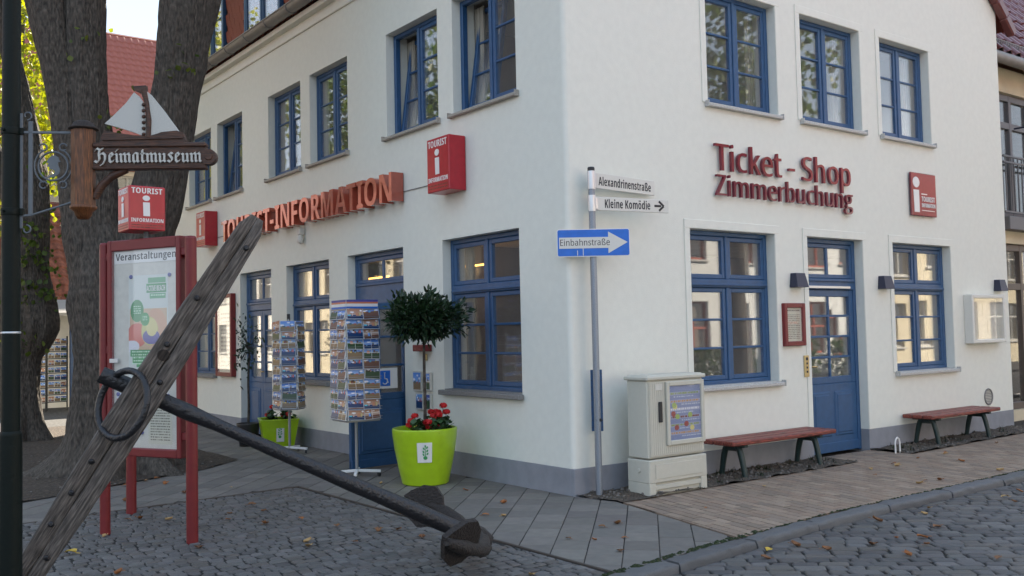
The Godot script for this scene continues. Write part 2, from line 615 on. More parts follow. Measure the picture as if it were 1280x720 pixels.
func window(parent: Node, t: Transform3D, w: float, h: float, o := {}) -> Node3D:
	var n := node(parent, "window", t)
	var m: Material = o.get("m", M.blue)
	var d: float = o.get("d", 0.11)
	var fw: float = o.get("fw", 0.055)
	var mb := MB.new()
	mb.bbox(V(0.002, 0.002, -d - 0.075), V(fw, h - 0.002, -d), 0.008)
	mb.bbox(V(w - fw, 0.002, -d - 0.075), V(w - 0.002, h - 0.002, -d), 0.008)
	mb.bbox(V(fw - 0.005, 0.002, -d - 0.073), V(w - fw + 0.005, fw, -d - 0.002), 0.008)
	mb.bbox(V(fw - 0.005, h - fw, -d - 0.073), V(w - fw + 0.005, h - 0.002, -d - 0.002), 0.008)
	var tr: float = o.get("transom", 0.0)
	var mid := 0.05
	if tr > 0.0:
		mb.bbox(V(fw - 0.005, tr, -d - 0.07), V(w - fw + 0.005, tr + 0.10, -d + 0.012), 0.008)
		mb.bbox(V(fw - 0.005, tr + 0.02, -d - 0.01), V(w - fw + 0.005, tr + 0.045, -d + 0.034), 0.006)
	mb.bbox(V(w / 2 - mid / 2, fw - 0.005, -d - 0.068), V(w / 2 + mid / 2, h - fw + 0.005, -d + 0.006), 0.008)
	part(n, "frame", mb, m)
	var top := tr if tr > 0.0 else h - fw
	var sw := (w - 2 * fw - mid) / 2
	var tilt: Array = o.get("tilt", [0.0, 0.0])
	for k in 2:
		var x := fw + k * (sw + mid)
		var st := Transform3D(Basis(Vector3.RIGHT, -tilt[k]), V(x + 0.003, fw + 0.003, -d - 0.008 - (0.05 if tilt[k] > 0 else 0.0)))
		lattice(n, "sash", st, sw - 0.006, top - fw - 0.006, 1, o.get("rows", 3), 0.05, 0.026, m, M.glass)
		if tr > 0.0:
			lattice(n, "top_light", Transform3D(Basis(), V(x + 0.003, tr + 0.103, -d - 0.008)), sw - 0.006, h - fw - tr - 0.106, 1, 1, 0.05, 0.026, m, M.glass)
	if o.has("sill"):
		var s := MB.new()
		var sh: float = o.get("sill_h", 0.045)
		var so: float = o.get("sill_out", 0.06)
		s.bbox(V(-0.035, -sh - 0.003, 0.003), V(w + 0.035, -0.003, so), 0.008)
		s.bbox(V(0.003, -0.018, -d - 0.01), V(w - 0.003, 0.008, 0.004), 0.003)
		if o.get("clips", false):
			s.bbox(V(w + 0.036, -sh - 0.006, 0.003), V(w + 0.046, 0.02, so + 0.004), 0.002)
			s.bbox(V(-0.046, -sh - 0.006, 0.003), V(-0.036, 0.02, so + 0.004), 0.002)
		part(n, "sill", s, o.sill)
	if o.get("curtain", 0.0) > 0.0:
		for k in 2:
			var P := []
			for i in 2:
				var r := PackedVector3Array()
				for j in 25:
					var a := j / 24.0
					r.append(V((0.03 + a * o.curtain) if k == 0 else (w - 0.03 - a * o.curtain), 0.04 + i * (h - 0.1), -d - 0.22 + 0.03 * sin(a * 34.0 + k)))
				P.append(r)
			var c := MB.new()
			c.grid(P, false)
			part(n, "curtain", c, M.curtain)
	return n

func shift(t: Transform3D, x: float, y: float, z := 0.0) -> Transform3D:
	return t * Transform3D(Basis(), V(x, y, z))

func glazed_door(parent: Node, t: Transform3D, w: float, h: float, leaves: int, lattice_cols: int) -> Node3D:
	# frame, top light above a transom, leaves glazed over a pair of panels
	var n := node(parent, "door", t)
	var d := 0.11
	var fw := 0.06
	var tr := 2.06
	var mb := MB.new()
	mb.bbox(V(0.002, 0.0, -d - 0.08), V(fw, h - 0.002, -d), 0.008)
	mb.bbox(V(w - fw, 0.0, -d - 0.08), V(w - 0.002, h - 0.002, -d), 0.008)
	mb.bbox(V(fw - 0.005, h - fw, -d - 0.078), V(w - fw + 0.005, h - 0.002, -d - 0.002), 0.008)
	mb.bbox(V(fw - 0.005, tr, -d - 0.075), V(w - fw + 0.005, tr + 0.14, -d + 0.006), 0.008)
	mb.bbox(V(fw - 0.005, tr + 0.1, -d - 0.01), V(w - fw + 0.005, tr + 0.135, -d + 0.03), 0.006)
	part(n, "frame", mb, M.blue)
	lattice(n, "top_light", Transform3D(Basis(), V(fw + 0.003, tr + 0.143, -d - 0.01)), w - 2 * fw - 0.006, h - fw - tr - 0.146, 2, 1, 0.05, 0.045, M.blue, M.glass)
	var lw := (w - 2 * fw) / leaves
	for k in leaves:
		door_leaf(n, Transform3D(Basis(), V(fw + k * lw + 0.003, 0.015, -d - 0.012)), lw - 0.006, tr - 0.02, lattice_cols, M.blue)
	return n

func door_leaf(n: Node, t: Transform3D, w: float, h: float, cols: int, m: Material) -> void:
	lattice(n, "leaf", shift(t, 0, 0.86), w, h - 0.86, cols, 4, 0.085, 0.03, m, M.glass)
	var mb := MB.new()
	mb.bbox(V(0, 0, -0.055), V(w, 0.859, 0), 0.006)
	mb.bbox(V(0.0, 0.0, -0.05), V(w, 0.12, 0.012), 0.006)
	var pw := (w - 0.2 - (0.08 if cols > 1 else 0.0)) / cols
	for i in cols:
		var x := 0.1 + i * (pw + 0.08)
		for r in [[0.0, 0.014], [0.035, 0.024]]:
			mb.bbox(V(x + r[0], 0.2 + r[0], -0.02), V(x + pw - r[0], 0.76 - r[0], r[1]), 0.012)
	part(n, "lower_panel", mb, m).transform = t

# ---------------------------------------------------------------- the white corner building
func tiles_hung(parent: Node, t: Transform3D, w: float, h: float, single: bool) -> void:
	# overlapping flat tiles on a wall; origin lower left
	var tw := 0.165
	var th := 0.15
	var sm := MB.new()
	var poly := PackedVector2Array([Vector2(0.003, 0.05), Vector2(0.03, 0.015), Vector2(tw / 2, 0.0), Vector2(tw - 0.03, 0.015), Vector2(tw - 0.003, 0.05), Vector2(tw - 0.003, th + 0.06), Vector2(0.003, th + 0.06)])
	sm.prism(poly, -0.006, 0.006)
	var mesh := sm.mesh()
	mesh.surface_set_material(0, M.hung_tile)
	var all := MB.new()
	for j in int(h / th):
		var off := (j % 2) * tw / 2
		for i in range(-1, int(w / tw) + 1):
			var x := i * tw + off
			if x < -0.001 or x + tw > w + 0.01:
				continue
			var tt := shift(t, x, j * th, 0.02) * Transform3D(Basis(Vector3.RIGHT, 0.09 + rng.randfn(0, 0.01)).rotated(Vector3.BACK, rng.randfn(0, 0.008)), Vector3.ZERO)
			if single:
				inst(parent, "tile", mesh, tt)
			else:
				all.T = tt
				all.prism(poly, -0.006, 0.006)
	if not single and all.v.size() > 0:
		part(parent, "hung_tiles", all, M.hung_tile).set_meta("kind", "stuff")

func pantiles(w: float, slope: float, tw: float, th: float, wave: float) -> MB:
	# a tiled slope as relief: x across, y up the slope, z out of it
	var mb := MB.new()
	var P := []
	for j in int(slope / th):
		for e in 2:
			var r := PackedVector3Array()
			for i in int(w / tw) * 6 + 1:
				var a := i / 6.0
				var z := wave * (0.5 + 0.5 * sin(a * TAU)) + (0.035 if e == 0 else 0.004)
				r.append(V(a * tw, (j + e) * th - (0.0 if e == 0 else 0.004), z))
			P.append(r)
	mb.grid(P, false)
	return mb

func corner_building() -> void:
	var b := thing("corner_building", "white plastered corner building with blue windows and grey plinth", "building")
	var tl := Transform3D(Basis(V(0, 0, 1), V(0, 1, 0), V(-1, 0, 0)), V(0, 0, -13))
	var tr := Transform3D.IDENTITY
	var up_l := [[1.83, 3.03], [3.35, 4.55], [5.66, 6.88], [7.2, 8.4], [9.48, 10.7], [11.02, 12.22]]
	var gr_l := [[1.8, 3.25], [6.3, 7.77], [10.73, 12.21]]
	var up_r := [[2.1, 3.35], [3.83, 5.1], [5.57, 6.8]]
	var gr_r := [[1.74, 3.2], [5.7, 7.18]]
	var doors_l := [[4.4, 5.72], [8.34, 9.83]]
	var hl := []
	for q in up_l:
		hl.append(Rect2(q[0], 4.13, q[1] - q[0], 1.34))
	for q in gr_l:
		hl.append(Rect2(q[0], 0.96, q[1] - q[0], 1.74))
	for q in doors_l:
		hl.append(Rect2(q[0], -0.5, q[1] - q[0], 3.2))
	var wl := MB.new()
	wl.T = tl
	holed(wl, 12.95, 6.46, 0.262, hl, 0.32)
	# string moulding and eaves soffit
	wl.bbox(V(0.0, 6.17, 0.002), V(12.95, 6.215, 0.03), 0.008)
	wl.box(V(0, 6.34, 0.002), V(12.95, 6.42, 0.10))
	part(b, "wall", wl, M.plaster)
	var hr := []
	for q in up_r:
		hr.append(Rect2(q[0] - 0.05, 4.13, q[1] - q[0], 1.34))
	for q in gr_r:
		hr.append(Rect2(q[0] - 0.05, 0.96, q[1] - q[0], 1.74))
	hr.append(Rect2(3.83 - 0.05, -0.5, 1.17, 3.2))
	var wr := MB.new()
	wr.T = Transform3D(Basis(), V(0.05, 0, 0))
	holed(wr, 8.80, 6.3, 0.262, hr, 0.32)
	wr.T = Transform3D.IDENTITY
	wr.prism(PackedVector2Array([Vector2(0.0, 6.3), Vector2(8.85, 6.3), Vector2(8.85, 6.5), Vector2(4.43, 10.45), Vector2(0.0, 6.5)]), -0.32, 0.0)
	# rounded arris
	var P := []
	for y in [0.262, 6.46]:
		var r := PackedVector3Array()
		for k in 9:
			var a := PI + PI / 2 * k / 8.0
			r.append(V(0.05 + 0.05 * cos(a), y, -0.05 - 0.05 * sin(a)))
		P.append(r)
	wr.grid(P, false)
	# raised plaster bands round the openings of the gable
	var bands := []
	for q in up_r:
		bands.append([q[0], q[1], 4.13, 5.47])
	for q in gr_r:
		bands.append([q[0], q[1], 0.96, 2.7])
	bands.append([3.83, 5.0, 0.262, 2.7])
	for q in bands:
		wr.bbox(V(q[0] - 0.09, q[3] + 0.001, 0.001), V(q[1] + 0.09, q[3] + 0.10, 0.012), 0.004)
		wr.bbox(V(q[1] + 0.001, q[2], 0.001), V(q[1] + 0.09, q[3] + 0.002, 0.0115), 0.004)
		wr.bbox(V(q[0] - 0.09, q[2], 0.001), V(q[0] - 0.001, q[3] + 0.002, 0.0115), 0.004)
	part(b, "wall", wr, M.plaster)
	# back walls
	var wb := MB.new()
	wb.box(V(8.53, 0, -13), V(8.85, 6.5, -0.325))
	wb.box(V(0.325, 0, -13), V(8.525, 6.5, -12.68))
	wb.prism(PackedVector2Array([Vector2(0.0, 6.502), Vector2(8.85, 6.502), Vector2(4.43, 10.45)]), -13.0, -12.7)
	part(b, "wall", wb, M.plaster)
	# plinth in lengths between the doors
	var pl := MB.new()
	pl.T = tl
	var from := 0.0
	for q in [[4.4, 5.72], [8.34, 9.83], [12.955, 13.0]]:
		pl.bbox(V(from, -0.1, -0.32), V(q[0], 0.26, 0.004), 0.004)
		from = q[1]
	pl.T = Transform3D.IDENTITY
	pl.bbox(V(0.002, -0.1, -0.33), V(3.83, 0.26, 0.004), 0.004)
	pl.bbox(V(5.0, -0.1, -0.33), V(8.852, 0.26, 0.004), 0.004)
	part(b, "plinth", pl, M.plinth)
	# floors, ceilings and partitions inside
	var fl := MB.new()
	for y in [-0.02, 2.95, 6.2]:
		fl.box(V(0.33, y - 0.12, -12.67), V(8.52, y, -0.33))
	part(b, "floor_slab", fl, M.room_floor)
	var pt := MB.new()
	for y in [-0.015, 2.955]:
		pt.box(V(3.9, y, -12.6), V(4.0, y + 2.8, -3.4))
		pt.box(V(0.33, y, -7.05), V(3.895, y + 2.8, -6.95))
		pt.box(V(0.9, y, -3.5), V(8.5, y + 2.8, -3.405))
	part(b, "partition", pt, M.room)
	var cl := MB.new()
	for y in [2.78, 6.03]:
		cl.box(V(0.331, y, -12.66), V(8.515, y + 0.04, -0.331))
	part(b, "ceiling", cl, M.warm_white)
	# windows
	var tilts := [[0.0, 0.0], [0.13, 0.0], [0.0, 0.0], [0.0, 0.0], [0.13, 0.0], [0.15, 0.0]]
	for i in 6:
		window(b, shift(tl, up_l[i][0], 4.13), up_l[i][1] - up_l[i][0], 1.34, {"tilt": tilts[i], "sill": M.sill_beige, "sill_h": 0.04, "clips": true, "curtain": 0.16 if i in [1, 4, 5] else 0.0})
	for q in gr_l:
		window(b, shift(tl, q[0], 0.96), q[1] - q[0], 1.74, {"transom": 1.10, "sill": M.sill_stone, "sill_h": 0.055, "sill_out": 0.08, "curtain": 0.13})
	for i in 3:
		window(b, shift(tr, up_r[i][0], 4.13), up_r[i][1] - up_r[i][0], 1.34, {"sill": M.sill_white, "clips": true, "curtain": 0.12})
	for q in gr_r:
		window(b, shift(tr, q[0], 0.96), q[1] - q[0], 1.74, {"transom": 1.10, "sill": M.sill_white, "clips": true, "sill_out": 0.07, "curtain": 0.1 if q[0] < 3 else 0.22})
	# right door, closed
	var d := glazed_door(b, shift(tr, 3.83, 0), 1.17, 2.7, 1, 2)
	var cb := MB.new()
	cb.bbox(V(0.12, 2.07, -0.11), V(1.0, 2.105, -0.075), 0.006)
	part(d, "door_closer", cb, M.alu)
	var hd := MB.new()
	hd.bbox(V(0.085, 0.98, -0.118), V(0.125, 1.24, -0.105), 0.004)
	hd.tube([V(0.105, 1.1, -0.11), V(0.105, 1.1, -0.06), V(0.2, 1.1, -0.055)], [0.011, 0.011, 0.009], 8)
	part(d, "handle", hd, M.brass)
	# left doors: the far one closed, the near one swung out against its right reveal
	var df := glazed_door(b, shift(tl, 4.4, 0), 1.32, 2.7, 2, 1)
	var kf := MB.new()
	kf.tube([V(0.7, 1.05, -0.12), V(0.7, 1.05, -0.06), V(0.8, 1.05, -0.06)], [0.011, 0.011, 0.009], 8)
	part(df, "handle", kf, M.brass)
	var dh := node(b, "door", shift(tl, 8.34, 0))
	var mb := MB.new()
	var w := 1.49
	mb.bbox(V(0.002, 0, -0.19), V(0.06, 2.698, -0.11), 0.008)
	mb.bbox(V(w - 0.06, 0, -0.19), V(w - 0.002, 2.698, -0.11), 0.008)
	mb.bbox(V(0.055, 2.64, -0.188), V(w - 0.055, 2.698, -0.112), 0.008)
	mb.bbox(V(0.055, 2.02, -0.185), V(w - 0.055, 2.3, -0.104), 0.008)
	mb.bbox(V(0.055, 2.27, -0.12), V(w - 0.055, 2.305, -0.08), 0.006)
	part(dh, "frame", mb, M.blue)
	lattice(dh, "top_light", Transform3D(Basis(), V(0.063, 2.307, -0.12)), w - 0.126, 0.33, 2, 1, 0.05, 0.045, M.blue, M.glass)
	# fixed narrow leaf and the open leaf, hinged at the corner side
	lattice(dh, "side_light", Transform3D(Basis(), V(0.063, 0.02, -0.125)), 0.42, 1.99, 1, 3, 0.06, 0.03, M.blue, M.glass)
	var ot := Transform3D(Basis(V(-0.09, 0, -0.996), V(0, 1, 0), V(0.996, 0, -0.09)), V(w + 0.007, 0.02, 0.757))
	lattice(dh, "leaf", shift(ot, 0, 0.8), 0.86, 1.18, 2, 3, 0.08, 0.028, M.blue, M.glass)
	var lp := MB.new()
	lp.bbox(V(0, 0, -0.055), V(0.86, 0.799, 0), 0.006)
	for r in [[0.0, 0.014], [0.035, 0.024]]:
		lp.bbox(V(0.1 + r[0], 0.16 + r[0], -0.02), V(0.76 - r[0], 0.68 - r[0], r[1]), 0.012)
	lp.bbox(V(0.0, 0.0, -0.05), V(0.86, 0.1, 0.012), 0.006)
	part(dh, "lower_panel", lp, M.blue).transform = ot
	var st := MB.new()
	st.bbox(V(0.36, 0.93, 0.001), V(0.68, 1.18, 0.004), 0.001)
	part(dh, "access_sticker", st, M.white).transform = ot
	var sb := MB.new()
	sb.box(V(0.41, 0.96, 0.0045), V(0.57, 1.15, 0.006))
	part(dh, "sticker_field", sb, M.sign_blue).transform = ot
	var wc := MB.new()
	var ring := []
	var rr := []
	for k in 13:
		var a := -2.6 + k * 0.31
		ring.append(V(0.49 + 0.035 * cos(a), 1.02 + 0.035 * sin(a), 0.008))
		rr.append(0.006)
	wc.tube(ring, rr, 6)
	wc.tube([V(0.485, 1.115, 0.008), V(0.485, 1.05, 0.008), V(0.52, 1.048, 0.008), V(0.535, 1.0, 0.008)], [0.006, 0.007, 0.006, 0.006], 6)
	wc.tube([V(0.485, 1.117, 0.008), V(0.485, 1.127, 0.008)], [0.011, 0.011], 8)
	part(dh, "wheelchair_symbol", wc, M.white).transform = ot
	var hh := MB.new()
	hh.bbox(V(0.03, 0.95, 0.001), V(0.07, 1.15, 0.008), 0.003)
	hh.tube([V(0.05, 1.05, 0.005), V(0.05, 1.05, 0.06), V(0.14, 1.05, 0.06)], [0.011, 0.011, 0.009], 8)
	part(dh, "handle", hh, M.alu).transform = ot
	# roof slopes, verge tiles, ridge
	var rf := MB.new()
	for s in [-1.0, 1.0]:
		var e := V(-0.16, 6.47, 0) if s < 0 else V(9.25, 6.22, 0)
		var a := V(4.43, 10.62, 0)
		var x := V(0, 0, s)
		var y := (a - e).normalized()
		var z := x.cross(y)
		var keep := pantiles(13.25, e.distance_to(a), 0.26, 0.33, 0.035)
		var t := Transform3D(Basis(x, y, z), e + V(0, 0, -13.2 if s > 0 else 0.05))
		rf.T = t
		for i in keep.v.size():
			rf.vert(keep.v[i], keep.n[i])
		rf.box(V(0, -0.02, -0.10), V(13.25, e.distance_to(a), -0.005))
	part(b, "roof", rf, M.roof_red)
	var vg := MB.new()
	var e0 := V(9.22, 6.12, 0)
	var a0 := V(4.43, 10.52, 0)
	for k in 20:
		var p0 := e0.lerp(a0, k / 20.0)
		var p1 := e0.lerp(a0, (k + 1.06) / 20.0)
		vg.T = Transform3D(Basis(), V(0, 0, 0.07 + 0.006 * (k % 2)))
		vg.beam(p0 + V(0, 0.012 * (k % 2), 0), p1, 0.13, 0.15, 0.02)
	part(b, "verge_tiles", vg, M.roof_glazed)
	var gt := MB.new()
	var rows := []
	for z in [-13.1, 0.1]:
		var r := PackedVector3Array()
		for k in 13:
			var a := PI + PI * k / 12.0
			r.append(V(-0.20 + 0.10 * cos(a), 6.52 + 0.10 * sin(a), z))
		rows.append(r)
	gt.grid(rows, false)
	gt.tube([V(-0.30, 6.52, -13.1), V(-0.30, 6.52, 0.1)], [0.013, 0.013], 8)
	for k in 16:
		var br := []
		for q in 9:
			var a := PI + PI * q / 8.0
			br.append(V(-0.20 + 0.105 * cos(a), 6.52 + 0.105 * sin(a), -12.6 + k * 0.83))
		gt.tube(br, [0.012, 0.012, 0.012, 0.012, 0.012, 0.012, 0.012, 0.012, 0.012], 6)
	part(b, "gutter", gt, M.zinc)
	# long dormer, tile-hung between its windows
	var dm := node(b, "dormer")
	var body := MB.new()
	body.prism(PackedVector2Array([Vector2(0.17, 6.6), Vector2(3.1, 6.6), Vector2(3.1, 9.3), Vector2(0.17, 8.45)]), -12.2, -3.9)
	part(dm, "core", body, M.brick_red)
	var spots := [[-12.1, -10.75, 0], [-10.75, -9.5, 1], [-9.5, -8.55, 2], [-8.55, -7.0, 1], [-7.0, -6.2, 0], [-6.2, -4.9, 1], [-4.9, -4.0, 0]]
	for q in spots:
		var t := Transform3D(tl.basis, V(0.165, 6.62, q[0]))
		if q[2] == 1:
			window(dm, shift(t, 0.02, 0.03, 0.2), q[1] - q[0] - 0.04, 1.6, {"rows": 2})
		else:
			tiles_hung(dm, t, q[1] - q[0], 1.8, q[2] == 2)
	var dr := MB.new()
	dr.prism(PackedVector2Array([Vector2(-0.1, 8.40), Vector2(3.2, 9.35), Vector2(3.2, 9.5), Vector2(-0.1, 8.55)]), -12.4, -3.7)
	part(dm, "dormer_roof", dr, M.roof_red)
	# small grey camera and pipe stub on the wall above the far window
	var cm := MB.new()
	cm.bbox(V(-0.09, 3.12, -6.09), V(-0.002, 3.22, -6.0), 0.01)
	cm.lathe([Vector2(0.0, 2.98), Vector2(0.045, 3.0), Vector2(0.05, 3.06), Vector2(0.03, 3.12)], 14, V(-0.06, 0, -6.045))
	solo("wall_camera", cm, M.sign_white, Vector3.ZERO, "small pale grey camera dome under the orange red letters", "camera")
	# strip lights inside
	for q in [V(0.9, 2.47, -3.0), V(0.95, 2.47, -5.55)]:
		var lm := MB.new()
		lm.tube([V(0, 0, -0.35), V(0, 0, 0.35)], [0.013, 0.013], 8)
		var l := solo("strip_light", lm, M.tube_light, q, "lit warm strip light under the ceiling inside " + ("the window beside the corner" if q.z > -4 else "the open door"), "light")
		var om := OmniLight3D.new()
		om.name = "glow"
		om.light_color = Color(1.0, 0.78, 0.5)
		om.light_energy = 0.02
		om.light_size = 0.1
		om.omni_range = 8.0
		om.omni_attenuation = 2.0
		om.shadow_enabled = true
		om.position = V(0, -0.06, 0)
		l.add_child(om)

# ---------------------------------------------------------------- ground
func in_view(p: Vector3) -> float:
	# solid angle weight of a flat piece at p if the lens can see it, else 0
	var q := cam.transform.affine_inverse() * p
	if q.z > -0.5:
		return 0.0
	var ty := tan(deg_to_rad(cam.fov / 2))
	if absf(q.y / q.z) > ty * 1.03 or absf(q.x / q.z) > ty * 16.0 / 9.0 * 1.03:
		return 0.0
	return 1.0 / pow(-q.z, 3.0)

func sheet(called: String, poly: PackedVector2Array, y: float, m: Material) -> MeshInstance3D:
	var mb := MB.new()
	var t := Geometry2D.triangulate_polygon(poly)
	for i in range(0, t.size(), 3):
		mb.tn(V(poly[t[i]].x, y, poly[t[i]].y), V(poly[t[i + 1]].x, y, poly[t[i + 1]].y), V(poly[t[i + 2]].x, y, poly[t[i + 2]].y), Vector3.UP)
	return struct(called, mb, m)

# fills region (x,z) with rows of pieces along u; the 300 that show largest are parts of their own
func pave(parent: Node, called: String, rest_name: String, region: PackedVector2Array, org: Vector2, u: Vector2, len_lo: float, len_hi: float, row: float, gap: float, y: float, bev: float, dome: float, jit: float, cut: float, stagger: float, tones: Array, m: Material, keep_rows := 0.0) -> void:
	var w := Vector2(-u.y, u.x)
	var box := Rect2(region[0], Vector2.ZERO)
	for q in region:
		box = box.expand(q)
	var lo := Vector2(1e9, 1e9)
	var hi := -lo
	for q in [box.position, box.end, Vector2(box.position.x, box.end.y), Vector2(box.end.x, box.position.y)]:
		var l := Vector2((q - org).dot(u), (q - org).dot(w))
		lo = lo.min(l)
		hi = hi.max(l)
	var list := []
	var j0 := int(floor(lo.y / row))
	for j in range(j0, int(ceil(hi.y / row)) + 1):
		var x := lo.x - len_hi * (1.0 + rng.randf()) if stagger < 0 else floorf(lo.x / len_lo) * len_lo + (j & 1) * stagger * len_lo - len_lo
		while x < hi.x:
			var l := rng.randf_range(len_lo, len_hi)
			var c := Vector2(x + l / 2, (j + 0.5) * row)
			x += l
			var wc := org + u * c.x + w * (c.y + keep_rows * sin(c.x * 1.7 + j * 0.4))
			if not box.grow(len_hi).has_point(wc):
				continue
			var hx := (l - gap) / 2
			var hy := (row - gap) / 2
			var poly := PackedVector2Array()
			for k in [[-1, -1], [1, -1], [1, 1], [-1, 1]]:
				var p := Vector2(k[0] * hx + rng.randf_range(-jit, jit), k[1] * hy + rng.randf_range(-jit, jit))
				if cut > 0.0:
					var a := p - Vector2(k[0] * cut, 0)
					var b := p - Vector2(0, k[1] * cut)
					if k[0] * k[1] > 0:
						poly.append(wc + u * b.x + w * b.y)
						poly.append(wc + u * a.x + w * a.y)
					else:
						poly.append(wc + u * a.x + w * a.y)
						poly.append(wc + u * b.x + w * b.y)
				else:
					poly.append(wc + u * p.x + w * p.y)
			var inside := true
			for q in poly:
				if not Geometry2D.is_point_in_polygon(q, region):
					inside = false
			var pieces: Array = [poly]
			if not inside:
				pieces = Geometry2D.intersect_polygons(poly, region)
			for q: PackedVector2Array in pieces:
				var ar := 0.0
				var m2 := Vector2.ZERO
				for i in q.size():
					ar += q[i].cross(q[(i + 1) % q.size()]) / 2
					m2 += q[i]
				m2 /= q.size()
				ar = absf(ar)
				if ar < l * row * 0.06:
					continue
				list.append([in_view(V(m2.x, y, m2.y)) * ar, q, m2])
	list.sort_custom(func(a, b): return a[0] > b[0])
	var rest := MB.new()
	for i in list.size():
		var one: bool = i < 300 and list[i][0] > 0.0
		var mb := MB.new() if one else rest
		var tone: Color = tones[rng.randi() % tones.size()]
		var f := rng.randf_range(0.86, 1.12)
		mb.col = Color(tone.r * f, tone.g * f, tone.b * f)
		var q: PackedVector2Array = list[i][1]
		var m2: Vector2 = list[i][2]
		if one:
			var moved := PackedVector2Array()
			for a in q:
				moved.append(a - m2)
			mb.stone(moved, 0.0, bev, dome, 0.03)
			var o := part(parent, called, mb, m)
			o.transform = Transform3D(Basis.from_euler(V(rng.randfn(0, 0.006), 0, rng.randfn(0, 0.006)) if dome > 0 else V(rng.randfn(0, 0.0015), 0, rng.randfn(0, 0.0015))), V(m2.x, y + rng.randfn(0, bev * 0.25), m2.y))
		else:
			mb.stone(q, y + rng.randfn(0, bev * 0.25), bev, dome, 0.03)
	if rest.v.size() > 0:
		part(parent, rest_name, rest, m).set_meta("kind", "stuff")

